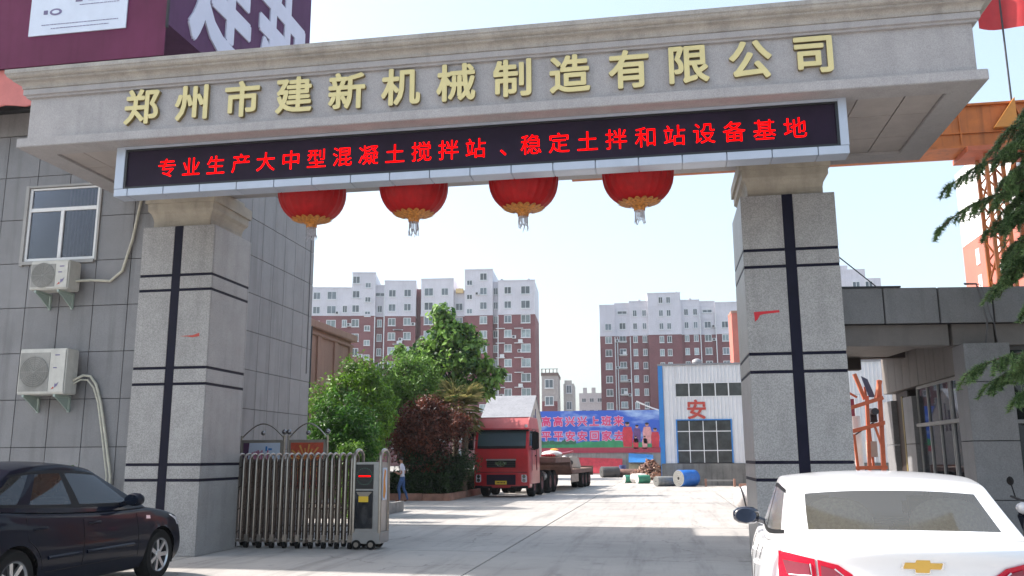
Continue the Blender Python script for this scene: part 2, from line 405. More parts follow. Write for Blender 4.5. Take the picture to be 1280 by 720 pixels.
# ------------------------------------------------------------------ entrance gate
def gate():
    g = thing('entrance_gate', 'grey granite entrance gate with two pillars and a broad cornice beam across the road', 'gate', (-3.1, 14.6, 0))
    bands = [4.80, 4.53, 3.15, 2.87, 1.50, 1.24]
    bt = .045
    for (x0, x1, y0, y1, sx0, sx1) in ((-9.12, -7.73, 13.95, 15.35, -8.50, -8.34), (1.36, 2.81, 13.95, 15.62, 2.0, 2.165)):
        c = MB(); c.box(x0+.03, x1-.03, y0+.03, y1-.03, 0, 5.69)
        core = c.build('pillar', M['joint'], g)
        ed = [0]+sorted(sum([[b-bt/2, b+bt/2] for b in bands], []))+[5.70]
        for i in range(0, len(ed)-1, 1):
            za, zb = ed[i], ed[i+1]
            isband = (i % 2 == 1)
            m = M['band'] if isband else M['granite_d']
            nm = 'black_band' if isband else 'stone_panel'
            ins = .006 if isband else 0
            gp = 0.0 if isband else .002
            z0, z1 = za+gp, zb-gp
            for (a, b2) in ((x0, sx0-.002), (sx1+.002, x1)):
                q = MB(); q.box(a+(ins if a == x0 else 0), b2-(ins if b2 == x1 else 0), y0+ins, y0+.029, z0, z1); q.build(nm, m, core, bevel=0 if isband else .004)
                q = MB(); q.box(a+(ins if a == x0 else 0), b2-(ins if b2 == x1 else 0), y1-.029, y1-ins, z0, z1); q.build(nm, m, core)
            for (a, b2) in ((x0+ins, x0+.029), (x1-.029, x1-ins)):
                q = MB(); q.box(a, b2, y0+.031, y1-.031, z0, z1); q.build(nm, m, core, bevel=0 if isband else .004)
        for yy in (y0+.004, y1-.028):
            q = MB(); q.box(sx0, sx1, yy, yy+.024, 0, 5.7); q.build('black_stripe', M['band'], core)
        # capital : neck, cavetto flare, abacus
        def ring(x0, x1, y0, y1, prof):
            vs = []; 
            for (o, z) in prof: vs += [(x0-o, y0-o, z), (x1+o, y0-o, z), (x1+o, y1+o, z), (x0-o, y1+o, z)]
            fs = [(4*i+j, 4*i+(j+1) % 4, 4*i+4+(j+1) % 4, 4*i+4+j) for i in range(len(prof)-1) for j in range(4)]
            fs += [(3, 2, 1, 0), tuple(4*(len(prof)-1)+j for j in range(4))]
            return vs, fs
        cx0, cx1 = x0+.13, x1-.15
        vs, fs = ring(cx0, cx1, y0+.1, y1-.1, [(0, 5.70), (0, 5.83), (.015, 5.90), (.04, 5.96), (.085, 6.01), (.085, 6.14), (.125, 6.141), (.125, 6.34), (.02, 6.341), (.02, 6.46)])
        q = MB(); q.add(vs, fs); q.build('capital', M['capital'], g, bevel=.006)
    # left pillar: damp pale stain bits, red torn sticker remains
    q = MB(); q.extr([(-8.27, 3.70), (-8.02, 3.712), (-7.90, 3.75), (-7.9, 3.69), (-8.03, 3.675), (-8.12, 3.69)], 13.943, 13.9475, lambda u, v, w: (u, w, v)); q.build('torn_sticker', M['redpaint'], g)
    q = MB(); q.extr([(1.47, 3.81), (1.85, 3.83), (1.86, 3.795), (1.62, 3.775), (1.56, 3.76), (1.52, 3.69), (1.48, 3.66)], 13.943, 13.9475, lambda u, v, w: (u, w, v)); q.build('torn_sticker', mat('sticker_red', (.5, .01, .02), .5, var=.1), g)
    # beam core
    X0, X1, Y0, Y1 = -9.95, 4.40, 11.65, 14.9
    ZB = 6.45
    q = MB(); q.box(X0+.1, X1-.1, Y0+.1, Y1-.1, 6.58, 7.36); q.build('fascia', M['granite'], g, bevel=.01)
    # bottom trim ring around the soffit
    def frame(x0, x1, y0, y1, w, z0, z1, name, m, bevel=.01):
        vs = []
        for (o, z) in ((0, z0), (0, z1), (w, z1), (w, z0)):
            vs += [(x0+o, y0+o, z), (x1-o, y0+o, z), (x1-o, y1-o, z), (x0+o, y1-o, z)]
        fs = [(4*i+j, 4*i+(j+1) % 4, (4*i+4) % 16+(j+1) % 4, (4*i+4) % 16+j) for i in range(4) for j in range(4)]
        q = MB(); q.add(vs, fs); q.build(name, m, g, bevel=bevel)
    frame(X0, X1, Y0, Y1, .42, ZB, 6.60, 'bottom_trim', M['granite'])
    # soffit panels, recessed a little
    xs = []
    x = X1-.42
    xs = [X0+.42, -9.2]+[-9.2+k*.63 for k in range(1, 21)]+[X1-.42]
    xs = [X0+.42]+[3.48-.63*k for k in range(20, -1, -1)]+[X1-.42]
    ys = [Y0+.42, 12.84, 13.78, Y1-.42]
    for i in range(len(xs)-1):
        for j in range(3):
            a, b2 = xs[i]+.008, xs[i+1]-.008
            if b2-a < .08: continue
            if j == 2 and (-9.3 < a < -7.6 or 1.2 < a < 2.9): pass
            q = MB(); q.box(a, b2, ys[j]+.006, ys[j+1]-.006, ZB+.035+random.uniform(0, .004), ZB+.06); q.build('soffit_panel', M['soffit'], g)
    q = MB(); q.box(X0+.4, X1-.4, Y0+.4, Y1-.4, ZB+.062, ZB+.12); q.build('soffit_backing', M['joint'], g)
    # cornice profile swept round the beam
    def sweep(prof, name, m):
        vs = []
        for (o, z) in prof: vs += [(X0+.1-o, Y0+.1-o, z), (X1-.1+o, Y0+.1-o, z), (X1-.1+o, Y1-.1+o, z), (X0+.1-o, Y1-.1+o, z)]
        k = len(prof)
        fs = [(4*i+j, 4*i+(j+1) % 4, 4*i+4+(j+1) % 4, 4*i+4+j) for i in range(k-1) for j in range(4)]+[tuple(4*(k-1)+j for j in range(4))]
        q = MB(); q.add(vs, fs); q.build(name, m, g, bevel=.004)
    sweep([(-.002, 7.30), (.05, 7.301), (.05, 7.335), (.085, 7.34), (.085, 7.43)], 'cornice_fillet', M['granite'])
    pr = [(.075, 7.432), (.10, 7.436), (.10, 7.455)]
    for k in range(7):
        t = k/6; pr.append((.10+.09*(1-math.cos(t*math.pi/2)), 7.457+.075*math.sin(t*math.pi/2)))
    pr += [(.205, 7.54), (.205, 7.56)]
    for k in range(7):
        t = k/6; pr.append((.205+.07*math.sin(t*math.pi/2), 7.565+.06*(1-math.cos(t*math.pi/2))))
    pr += [(.29, 7.63), (.29, 7.70), (.0, 7.72)]
    sweep(pr, 'cornice_moulding', M['cornice'])
    for k, ch in enumerate('郑州市建新机械制造有限公司'):
        x = -7.84+k*.8385
        me = textmesh(ch, .60, .03, .027, (M['gold'], M['goldside']), 'gold', 1.0)
        o = put('gold_character', me, g, (x, 11.715, 7.0-.0025*(12-k)*0), FRONT, world=True, label='raised gold character '+ch)
gate()

def led():
    t = thing('led_display', 'long dark display board with running red text in an aluminium case under the gate beam', 'led display', (-2.85, 12.1, 5.64))
    x0, x1, z0, z1, y0, y1 = -8.37, 2.65, 5.64, 6.447, 11.93, 12.22
    q = MB(); q.box(x0+.02, x1-.02, y0+.06, y1, z0+.02, z1); q.build('case', M['alu'], t)
    q = MB(); q.box(-8.18, 2.50, y0+.03, y0+.062, 5.79, 6.37); q.build('screen', M['screen'], t)
    for a in ((-8.215, -8.18, 5.76, 6.40), (2.50, 2.535, 5.76, 6.40), (-8.18, 2.50, 5.76, 5.79), (-8.18, 2.50, 6.37, 6.40)):
        q = MB(); q.box(a[0], a[1], y0+.008, y0+.061, a[2], a[3]); q.build('screen_surround', M['screenedge'], t)
    k = 0; x = 0.41+.61*3-.004
    xs = []
    while x > x0: xs.append(x); x -= .61
    xs = [x0]+sorted(xs)+[x1]
    for i in range(len(xs)-1):
        if xs[i+1]-xs[i] < .02: continue
        q = MB(); q.box(xs[i]+.006, xs[i+1]-.006, y0, y0+.05, z0, 5.756); q.box(xs[i]+.006, xs[i+1]-.006, y0+.05, y1, z0, z0+.018)
        q.build('case_panel', M['alu'], t, bevel=.003)
    for a in ((x0, -8.218, 5.762, 6.447), (2.538, x1, 5.762, 6.447), (-8.216, 2.536, 6.403, 6.447)):
        q = MB(); q.box(a[0], a[1], y0+.001, y0+.05, a[2], a[3]); q.build('case_frame', M['alu'], t, bevel=.003)
    s = '专业生产大中型混凝土搅拌站、稳定土拌和站设备基地'
    for k, ch in enumerate(s):
        x = -7.50+k*.4112
        me = textmesh(ch, .325, .002, 0, (M['ledred'],), 'led')
        put('red_character', me, t, (x, y0+.027, 6.065), FRONT, world=True, label='glowing red character '+ch if ch != '、' else 'glowing red comma')
led()

def lantern(px, label):
    t = thing('lantern', label, 'lantern', (px, 13.0, 5.86), 0, 'red lanterns hanging under the gate beam')
    n = 72; t.rotation_euler = (R(random.uniform(-2.5, 2.5)), R(random.uniform(-2.5, 2.5)), random.random()*6)
    prof = []
    for i in range(17):
        a = -math.pi/2*.86+i/16*math.pi*.86
        prof.append((.55*math.cos(a)**.8 if abs(a) < 1.56 else .1, .50*math.sin(a)))
    q = MB(); q.lathe(prof, n=n, rip=lambda j, z: 1-.05*(1 if j % 3 == 0 else 0)*math.cos(z*2.2))
    q.build('lantern_shell', M['red'], t, smooth=50, local=True)
    # gold scalloped pattern skin at the bottom
    g = MB()
    for k in range(18):
        a0 = 2*math.pi*k/18
        for (ra, rb, s) in ((.14, .40, .95), ):
            pts = []
            for j in range(9):
                u = j/8; w = math.sin(u*math.pi)
                pts.append((u, w))
            vs = []; fs = []
            for j in range(9):
                ang = a0+(j/8-.5)*2*math.pi/18
                rr = .285+.055*math.sin(j/8*math.pi)
                for r_ in (.15, rr):
                    zz = -.50*math.sqrt(max(0, 1-(r_/.58)**2.3))*1.0-.012
                    vs.append((r_*math.cos(ang)*1.01, r_*math.sin(ang)*1.01, zz-.006))
            fs = [(2*j, 2*j+2, 2*j+3, 2*j+1) for j in range(8)]
            g.add(vs, fs)
    g.build('gold_scallops', M['lantgold'], t, local=True, recalc=False)
    c = MB(); c.lathe([(.15, -.45), (.15, -.49), (.09, -.53), (.085, -.58), (.05, -.585)], n=16); pass
    c.build('cap', M['lantgold'], t, local=True, smooth=40)
    c = MB(); c.lathe([(.05, .47), (.14, .475), (.14, .52), (.02, .53), (.015, .60)], n=16); c.build('top_ring', M['lantgold'], t, local=True, smooth=40)
    s = MB()
    for k in range(26):
        a = 2*math.pi*k/26+random.random()*.2; e = random.uniform(.05, .10); l = random.uniform(.12, .24)
        s.tube([(.07*math.cos(a), .07*math.sin(a), -.58), (.075*math.cos(a), .075*math.sin(a), -.58-l*.6), (e*math.cos(a+.3), e*math.sin(a+.3), -.58-l)], .0055, 3)
    s.build('tassel', M['tassel'], t, local=True)
for x, lb in ((-5.52, 'red lantern hanging nearest the left pillar, seen before the tiled wall'), (-3.80, 'second red lantern from the left pillar under the beam'),
              (-2.02, 'third red lantern from the left pillar under the beam'), (-.24, 'red lantern hanging nearest the right pillar')):
    lantern(x, lb)

# ------------------------------------------------------------------ left office building
def left_building():
    b = thing('office_building', 'two storey office building clad in grey stone panels with a roof sign box', 'building', (-14, 18, 0))
    X1, Y0, Y1, X0 = -9.0, 14.35, 21.48, -19.0
    q = MB(); q.box(X0+.02, X1-.025, Y0+.025, Y1-.02, 0, 8.3); q.build('wall_core', M['joint'], b)
    rows = [0, .95]+[1.81+.857*k for k in range(8)]
    rows[-1] = 7.80
    cols = sorted([-9.59-.70*k for k in range(14)])
    cols = [c for c in cols if c > X0]; cols = [X0]+cols+[X1]
    win = (-11.86, -10.30, 5.24, 6.72)
    for i in range(len(cols)-1):
        for j in range(len(rows)-1):
            a, c, z0, z1 = cols[i]+.006, cols[i+1]-.006, rows[j]+.006, rows[j+1]-.006
            if cols[i+1] == X1: c = X1
            pieces = [(a, c, z0, z1)]
            if a < win[1] and c > win[0] and z0 < win[3] and z1 > win[2]:   # cut round the window
                pieces = []
                if a < win[0]: pieces.append((a, win[0], z0, z1)); a = win[0]
                if c > win[1]: pieces.append((win[1], c, z0, z1)); c = win[1]
                if z0 < win[2]-.02: pieces.append((a, c, z0, win[2]))
                if z1 > win[3]+.02: pieces.append((a, c, win[3], z1))
            for p in pieces:
                if p[1]-p[0] < .02 or p[3]-p[2] < .02: continue
                q = MB(); d = random.uniform(0, .0025)
                q.box(p[0], p[1], Y0+d, Y0+.03, p[2], p[3]); q.build('wall_panel', M['wallpanel'], b, bevel=.003)
    ycols = [Y0+.03]+[17.85-.61*k for k in range(5, 0, -1)]+[17.85+.61*k for k in range(6)]+[Y1]
    for i in range(len(ycols)-1):
        for j in range(len(rows)-1):
            a, c = ycols[i]+.004, ycols[i+1]-.004; d = random.uniform(0, .0025)
            if i == 0: a = Y0+.031
            q = MB(); q.box(X1-.03, X1-d, a, c, rows[j]+.006, rows[j+1]-.006); q.build('wall_panel', M['wallpanel2'], b, bevel=.003)
    # top band and coping
    q = MB(); q.box(X0, X1+.01, Y0-.01, Y1, 7.812, 8.28); q.build('parapet', M['wallpanel2'], b, bevel=.01)
    q = MB(); q.box(X0, X1+.06, Y0-.12, Y1+.04, 8.302, 8.46); q.build('coping', M['darkmetal'], b)
    # window with surround
    wx0, wx1, wz0, wz1 = win
    f = MB(); 
    f.box(wx0-.02, wx0+.045, Y0-.05, Y0+.06, wz0-.06, wz1+.03); f.box(wx1-.03, wx1+.01, Y0-.03, Y0+.06, wz0, wz1+.03)
    f.box(wx0+.045, wx1-.03, Y0-.045, Y0+.06, wz1-.01, wz1+.03)
    f.box(wx0+.045, wx1-.03, Y0-.05, Y0+.04, wz0-.04, wz0+.02)
    w = f.build('window', M['framegrey'], b)
    f = MB()
    for a in ((wx0+.046, wx0+.10, wz0+.03, wz1-.02), (wx1-.085, wx1-.035, wz0+.03, wz1-.02)): f.box(a[0], a[1], Y0-.01, Y0+.03, a[2], a[3])
    f.box(wx0+.10, wx1-.085, Y0-.008, Y0+.03, wz0+.03, wz0+.08); f.box(wx0+.10, wx1-.085, Y0-.008, Y0+.03, wz1-.055, wz1-.02)
    f.box(wx0+.10, wx1-.085, Y0-.012, Y0+.03, 6.235, 6.305); f.box(-11.12, -11.05, Y0-.014, Y0+.03, wz0+.08, 6.235)
    f.build('window_frame', M['frame'], w, bevel=.004)
    for a in ((wx0+.10, -11.12, wz0+.08, 6.235), (-11.05, wx1-.085, wz0+.08, 6.235), (wx0+.10, wx1-.085, 6.305, wz1-.055)):
        q = MB(); q.box(a[0], a[1], Y0+.012, Y0+.018, a[2], a[3]); q.build('pane', M['winpane'], w)
    q = MB()
    for k in range(16): q.box(-10.98+.037*k, -10.95+.037*k, Y0+.02+.006*(k % 2), Y0+.024+.006*(k % 2), wz0+.1, wz1-.08)
    q.build('curtain', mat('curtain_lilac', (.30, .24, .28), .9, var=.1), w)
    # roof sign box
    s = MB(); s.box(-19.0, -8.56, 13.36, 19.6, 9.32, 17.2)
    sb = s.build('roof_sign_box', M['purple'], b)
    q = MB(); q.box(-18.9, -8.60, 13.335, 13.358, 8.72, 17.1); q.build('maroon_sheet', M['maroon'], sb)
    q = MB(); q.box(-8.585, -8.555, 13.30, 13.36, 9.25, 17.2); q.build('corner_strip', M['joint'], sb)
    q = MB(); q.box(-11.36, -9.38, 13.31, 13.333, 9.31, 12.0); pst = q.build('poster', M['paper'], sb)
    q = MB()
    for (x0, x1, z) in ((-11.1, -9.55, 9.50), (-10.9, -9.75, 9.42), (-10.35, -9.6, 9.85)): 
        xx = x0
        while xx < x1: 
            ww = random.uniform(.02, .07); q.box(xx, xx+ww, 13.305, 13.3095, z, z+.012); xx += ww+.012
    q.build('printed_lines', M['ink'], sb)
    q = MB(); q.lathe([(.0001, 0), (.125, 0), (.125, .004), (.0001, .004)], n=24, T=Matrix.Translation((-10.83, 13.309, 9.755)) @ Matrix.Rotation(R(90), 4, 'X') @ Matrix.Diagonal((1, .55, 1, 1))); q.build('oval_mark', M['ink'], sb)
    q = MB(); q.lathe([(.0001, 0), (.075, 0), (.075, .003), (.0001, .003)], n=20, T=Matrix.Translation((-10.83, 13.3045, 9.755)) @ Matrix.Rotation(R(90), 4, 'X') @ Matrix.Diagonal((1, .45, 1, 1))); q.build('oval_centre', M['paper'], sb)
    q = MB(); q.box(-10.44, -10.30, 13.304, 13.309, 9.92, 10.0); q.box(-10.18, -10.0, 13.304, 13.309, 9.93, 10.0); q.box(-11.08, -11.0, 13.304, 13.309, 9.72, 9.80); q.build('stamp_mark', M['ink'], sb)
    for ch, yc in (('建', 15.22), ('新', 18.0)):
        me = textmesh(ch, 2.55, .02, .03, (M['signwhite'],), 'big', 1.75)
        put('giant_character', me, sb, (-8.545, yc, 11.55), (R(90), 0, R(90)), world=True, label='giant white character '+ch)
    # salmon awning
    q = MB()
    n = 40
    for i in range(n):
        xa, xb = -19+i*.21, -19+(i+1)*.21
        za = 8.05+.03*math.sin(i*1.7); zb = 8.05+.03*math.sin((i+1)*1.7)
        q.quad((xa, 13.50, za), (xb, 13.50, zb), (xb, 13.42, 8.73), (xa, 13.42, 8.73))
        q.quad((xa, 13.53, za), (xb, 13.53, zb), (xb, 13.45, 8.73), (xa, 13.45, 8.73))
    q.build('awning', M['awning'], b, recalc=False)
    # unseen wing to the left, added to cast shade over the entrance
    q = MB(); q.box(-30, -19.01, 13.4, 21.4, 0, 12); q.build('shade_wing', M['wallpanel'], b)
M['winpane'] = None
def winpane():
    m = glassmat('office_window_glass', (.04, .045, .09), .62, .02, 1.5, .15)
    return m
M['winpane'] = winpane()
left_building()

def ac_unit(x0, x1, z0, z1, label, big):
    w, h = x1-x0, z1-z0; d = .34
    t = thing('air_conditioner', label, 'air conditioner', (x0+w/2, 14.35, z0))
    y0, y1 = 14.35-.12-d, 14.35-.12
    q = MB(); q.box(x0, x1, y0, y1, z0, z1); q.build('casing', M['dirtywhite'], t, bevel=.018)
    fx, r = x0+w*.34, min(h*.43, w*.30)
    q = MB(); q.box(x0+.03, x0+w*.655, y0-.006, y0-.001, z0+.05, z1-.07); q.build('grille_plate', M['grilleg'], t)
    q = MB()
    T = Matrix.Translation((fx, y0-.012, z0+h*.49)) @ Matrix.Rotation(R(90), 4, 'X')
    for k in range(1, 9):
        rr = r*k/8; q.lathe([(rr-.004, -.003), (rr, -.003), (rr, .003), (rr-.004, .003)], n=28, T=T, caps=False)
    for k in range(12):
        a = k*math.pi/6; q.tube([(fx, y0-.014, z0+h*.49), (fx+r*math.cos(a), y0-.014, z0+h*.49+r*math.sin(a))], .0035, 4)
    q.build('fan_guard', M['grille'], t)
    q = MB(); q.lathe([(.0001, 0), (r*.97, 0), (r*.97, .004), (.0001, .004)], n=28, T=Matrix.Translation((fx, y0-.008, z0+h*.49)) @ Matrix.Rotation(R(90), 4, 'X')); q.build('fan', M['grille2'], t)
    q = MB(); q.box(x0+w*.665, x1-.02, y0-.008, y0-.001, z0+.03, z1-.03); q.build('front_panel', M['dirtywhite'], t, bevel=.003)
    q = MB()
    px = x0+w*.74
    q.box(px+.02, px+.11, y0-.012, y0-.009, z1-.13, z1-.11); q.box(px, px+.07, y0-.012, y0-.009, z0+h*.56, z0+h*.56+.02)
    q.build('lettering', M['ink'], t)
    q = MB(); q.extr([(px-.01, z0+.08), (px+.05, z0+.10), (px+.03, z0+.13)], y0-.012, y0-.009, lambda u, v, w_: (u, w_, v)); q.build('red_mark', M['redpaint'], t)
    q = MB(); q.extr([(px+.05, z0+.11), (px+.10, z0+.14), (px+.13, z0+.21), (px+.08, z0+.17), (px+.06, z0+.19)], y0-.012, y0-.009, lambda u, v, w_: (u, w_, v)); q.build('blue_mark', M['ink'], t)
    for xx in (x0+.10, x1-.22):
        q = MB(); q.box(xx, xx+.04, y0+.02, 14.348, z0-.045, z0-.005); q.box(xx, xx+.04, 14.31, 14.348, z0-.30, z0-.045)
        q.tube([(xx+.02, y0+.05, z0-.03), (xx+.02, 14.32, z0-.28)], .014, 4)
        q.extr([(y0+.03, z0-.046), (14.30, z0-.046), (14.30, z0-.26)], xx+.014, xx+.02, lambda u, v, w_: (w_, u, v))
        q.build('bracket', M['bracket'], t)
M['grilleg'] = mat('grille_backing', (.26, .255, .24), .6, var=.2)
M['grille'] = mat('grille_wire', (.30, .30, .28), .6, var=.1)
M['grille2'] = mat('fan_dark', (.17, .165, .155), .6, var=.2)
M['bracket'] = mat('bracket_green', (.33, .40, .36), .5, var=.1)
ac_unit(-11.28, -10.50, 4.62, 5.16, 'small white air conditioner under the office window', 0)
ac_unit(-11.32, -10.38, 2.73, 3.54, 'large white air conditioner lower on the tiled wall above the black car', 1)
q = MB(); q.tube([(-10.50, 14.1, 4.80), (-10.3, 14.25, 4.84), (-9.95, 14.31, 4.82), (-9.72, 14.31, 5.0), (-9.56, 14.31, 5.6), (-9.47, 14.31, 6.2), (-9.42, 14.31, 6.47), (-9.40, 14.31, 7.2)], .026, 8)
o = q.build('hose', M['pipe'], smooth=60); tag(o, 'pale lagged pipe rising in a curve from the upper air conditioner', 'pipe')
q = MB(); q.tube([(-10.38, 14.1, 2.98), (-10.27, 14.22, 3.08), (-10.17, 14.29, 3.07), (-10.05, 14.30, 2.92), (-9.93, 14.30, 2.6), (-9.78, 14.30, 2.0), (-9.62, 14.30, 1.3), (-9.6, 14.30, .3)], .024, 8)
q.tube([(-10.38, 14.12, 2.92), (-10.3, 14.2, 3.0), (-10.20, 14.26, 3.0), (-10.08, 14.28, 2.86), (-9.97, 14.28, 2.6), (-9.83, 14.28, 2.0), (-9.68, 14.28, 1.3), (-9.65, 14.28, .3)], .016, 8)
o = q.build('hose', M['pipe'], smooth=60); tag(o, 'two lagged pipes falling from the lower air conditioner behind the black car', 'pipe')

# ------------------------------------------------------------------ folding gate
def folding_gate():
    t = thing('folding_gate', 'stainless steel folding gate drawn back beside the left pillar', 'gate', (-6.6, 15.6, 0))
    # one U shaped frame in the YZ plane
    u = MB()
    yA, yB, H = 15.42, 15.78, 1.70
    pts = [(0, yA, .12), (0, yA, H-.16)]
    for k in range(1, 8):
        a = math.pi*k/8; pts.append((0, .5*(yA+yB)-.18*math.cos(a), H-.16+.14*math.sin(a)))
    pts += [(0, yB, H-.16), (0, yB, .12)]
    u.tube(pts, .021, 8)
    u.box(-.02, .02, yA-.02, yB+.02, .10, .14)
    me0 = u.mesh('frame_hoop', M['steel'], smooth=50)
    xs = [-7.80+.1235*k for k in range(19)]
    rng = random.Random(3)
    for k, x in enumerate(xs):
        put('frame_hoop', me0, t, (x, 0, 0), world=True, rot=(0, R(rng.uniform(-.6, .6)), 0))
    # thinner upright bars in two planes between the hoops, with scissor links
    for k in range(len(xs)-1):
        x = .5*(xs[k]+xs[k+1])
        q = MB(); q.tube([(x, yA+.08, .16), (x, yA+.08, 1.58)], .012, 6); q.tube([(x, yB-.08, .16), (x, yB-.08, 1.58)], .012, 6)
        for z in (.35, .75, 1.15, 1.5):
            q.tube([(xs[k], yA+.03, z-.10), (xs[k+1], yB-.03, z+.08)], .010, 4)
            q.tube([(xs[k], yB-.03, z-.10), (xs[k+1], yA+.03, z+.08)], .010, 4)
        for dy in (.14, .24, .33): q.tube([(x+.02*(1 if dy == .24 else -1), yA+dy-.02, .16), (x+.02*(1 if dy == .24 else -1), yA+dy-.02, 1.54)], .014, 5)
        q.tube([(x-.04, yA+.02, .16), (x-.04, yA+.02, 1.6)], .010, 5); q.tube([(x+.04, yB-.02, .16), (x+.04, yB-.02, 1.6)], .012, 5)
        q.build('scissor_link', M['gatedark'], t, smooth=50)
    for k in range(0, 19, 2):
        x = xs[k]
        for y in (yA, yB):
            q = MB(); q.cyl((x-.03, y, .065), (x+.03, y, .065), .062, n=14); w = q.build('wheel', M['rubber'], t, smooth=40)
            q = MB(); q.box(x-.04, x+.04, y-.025, y+.025, .10, .24); q.build('wheel_fork', M['steel'], w, bevel=.006)
    # motor head
    q = MB(); q.box(-5.50, -5.03, 15.40, 15.86, .30, 1.52); q.build('cabinet', M['steeldull'], t, bevel=.012)
    q = MB(); q.box(-5.485, -5.16, 15.385, 15.398, 1.05, 1.48); q.build('display', M['screenedge'], t)
    q = MB()
    for k in range(26):
        a = 2*math.pi*k/26; cx, cz, r = -5.32, 1.27, .145
        q.box(cx+r*math.cos(a)-.008, cx+r*math.cos(a)+.008, 15.378, 15.384, cz+r*math.sin(a)-.008, cz+r*math.sin(a)+.008)
    q.build('dotted_ring', M['greendot'], t)
    q = MB(); q.box(-5.43, -5.21, 15.378, 15.384, 1.262, 1.285); q.build('red_line', M['ledred'], t)
    q = MB(); q.box(-5.485, -5.16, 15.38, 15.398, .36, 1.02); q.build('dark_pane', M['darkpane'], t, bevel=.004)
    q = MB(); q.box(-5.42, -5.24, 15.372, 15.379, .82, .92); q.build('sticker', M['yellow'], t)
    q = MB(); q.extr([(-5.47, 1.0), (-5.17, 1.0), (-5.26, .91), (-5.40, .91)], 15.374, 15.379, lambda u_, v, w: (u_, w, v)); q.build('badge', M['steel'], t)
    q = MB(); q.box(-5.53, -5.00, 15.37, 15.88, .10, .30); bs = q.build('base', M['steeldull'], t, bevel=.015)
    for x in (-5.44, -5.17):
        q = MB(); q.cyl((x, 15.355, .085), (x, 15.40, .085), .083, n=18); w = q.build('wheel', M['rubber'], t, smooth=40)
        q = MB(); q.cyl((x, 15.35, .085), (x, 15.356, .085), .045, n=14); q.build('hub', M['steel'], w)
        q = MB(); q.cyl((x, 15.78, .085), (x, 15.84, .085), .083, n=18); q.build('wheel', M['rubber'], t, smooth=40)
    for x in (-5.52, -5.03):
        q = MB(); q.tube([(x, 15.40, .15)]+[(x, 15.40, 1.60)]+[(x, 15.63-.23*math.cos(math.pi*k/8), 1.60+.14*math.sin(math.pi*k/8)) for k in range(1, 8)]+[(x, 15.86, 1.60), (x, 15.86, .15)], .03, 8)
        q.build('end_hoop', M['steel'], t, smooth=50)
    # orange and yellow picture on the side of the motor head
    q = MB(); q.box(-5.028, -5.012, 15.5, 15.74, .85, 1.42); p = q.build('side_picture', M['paper'], t)
    q = MB(); q.extr([(15.52, .9), (15.60, .87), (15.66, 1.0), (15.62, 1.2), (15.66, 1.36), (15.58, 1.4), (15.53, 1.2)], -5.0115, -5.008, lambda u_, v, w: (w, u_, v)); q.build('orange_shape', M['orange'], p)
M['gatedark'] = mat('gate_link_steel', (.10, .07, .055), .4, metal=.5, var=.4, scale=6)
M['steeldull'] = mat('steel_sheet_dull', (.31, .305, .30), .35, metal=.7, var=.1)
M['darkpane'] = mat('dark_gloss_panel', (.02, .022, .025), .08, var=.3, scale=5, coat=1)
M['greendot'] = mat('unlit_green_dots', (.03, .10, .07), .5, var=0)
folding_gate()

def boards():
    for i, (x0, x1, lb) in enumerate(((-8.66, -7.72, 'notice board with a pale blue city poster beside the left pillar'), (-7.62, -6.78, 'notice board with a red and gold fan poster, right of the blue one'))):
        Y = 17.25
        t = thing('notice_board', lb, 'notice board', ((x0+x1)/2, Y, 0), 0, 'steel notice boards behind the folding gate')
        q = MB()
        for x in (x0, x1): q.tube([(x, Y, 0), (x, Y, 2.06)], .025, 8)
        q.build('post', M['steel'], t, smooth=50)
        q = MB(); xm = (x0+x1)/2
        q.tube([(x0+(x1-x0)*k/14, Y, 2.0+.30*math.sin(math.pi*k/14)) for k in range(15)], .014, 6); q.build('arch', M['steel'], t, smooth=50)
        q = MB(); q.sph((x0 if i else x1-.0, Y, 2.13), .055); q.sph((xm, Y, 2.11), .05); 
        if i: q.sph((x1, Y, 2.13), .055)
        q.build('ball', M['ball'], t, smooth=60)
        q = MB(); z0, z1 = .95, 1.97
        q.box(x0+.03, x1-.03, Y-.04, Y+.04, z0, z1); fr = q.build('board_frame', M['boardframe'], t, bevel=.006)
        q = MB(); q.box(x0+.07, x1-.07, Y-.05, Y-.041, z0+.04, z1-.06)
        if i == 0:
            p = q.build('poster', M['paper'], t)
            q = MB(); q.extr([(x0+.07, z0+.04), (x0+.14, z0+.04), (x0+.20, z1-.06), (x0+.07, z1-.06)], Y-.054, Y-.051, lambda u, v, w: (u, w, v)); q.build('purple_corner', M['purple'], p)
            q = MB(); r = random.Random(5)
            for k in range(9):
                xx = x0+.26+k*.042; hh = r.uniform(.05, .19); q.box(xx, xx+.03, Y-.055, Y-.051, 1.52, 1.58+hh)
            q.build('pink_towers', M['pinkprint'], p)
            q = MB(); q.box(x0+.56, x0+.60, Y-.055, Y-.051, 1.74, 1.84); q.box(x0+.62, x0+.70, Y-.055, Y-.051, 1.76, 1.80); q.build('blue_lettering', M['blue'], p)
        else:
            p = q.build('poster', M['fanred'], t)
            q = MB(); c = ((x0+x1)/2, 1.52)
            for k in range(26):
                a = 2*math.pi*k/26; r0, r1 = .05, .28 if k % 2 else .36
                def P(r_, a_): return (max(x0+.075, min(x1-.075, c[0]+r_*1.2*math.cos(a_))), Y-.0535, max(z0+.045, min(z1-.065, c[1]+r_*math.sin(a_))))
                q.add([P(r0, a-.05), P(r0, a+.05), P(r1, a+.05), P(r1, a-.05)], [(0, 1, 2, 3)])
            q.build('gold_fan', M['fangold'], p, recalc=False)
M['ball'] = mat('steel_ball', (.25, .24, .25), .15, metal=.9, var=0)
M['boardframe'] = mat('board_frame', (.30, .27, .23), .4, metal=.3, var=.15)
M['fanred'] = mat('fan_poster_red', (.50, .07, .03), .5, var=.25, scale=12)
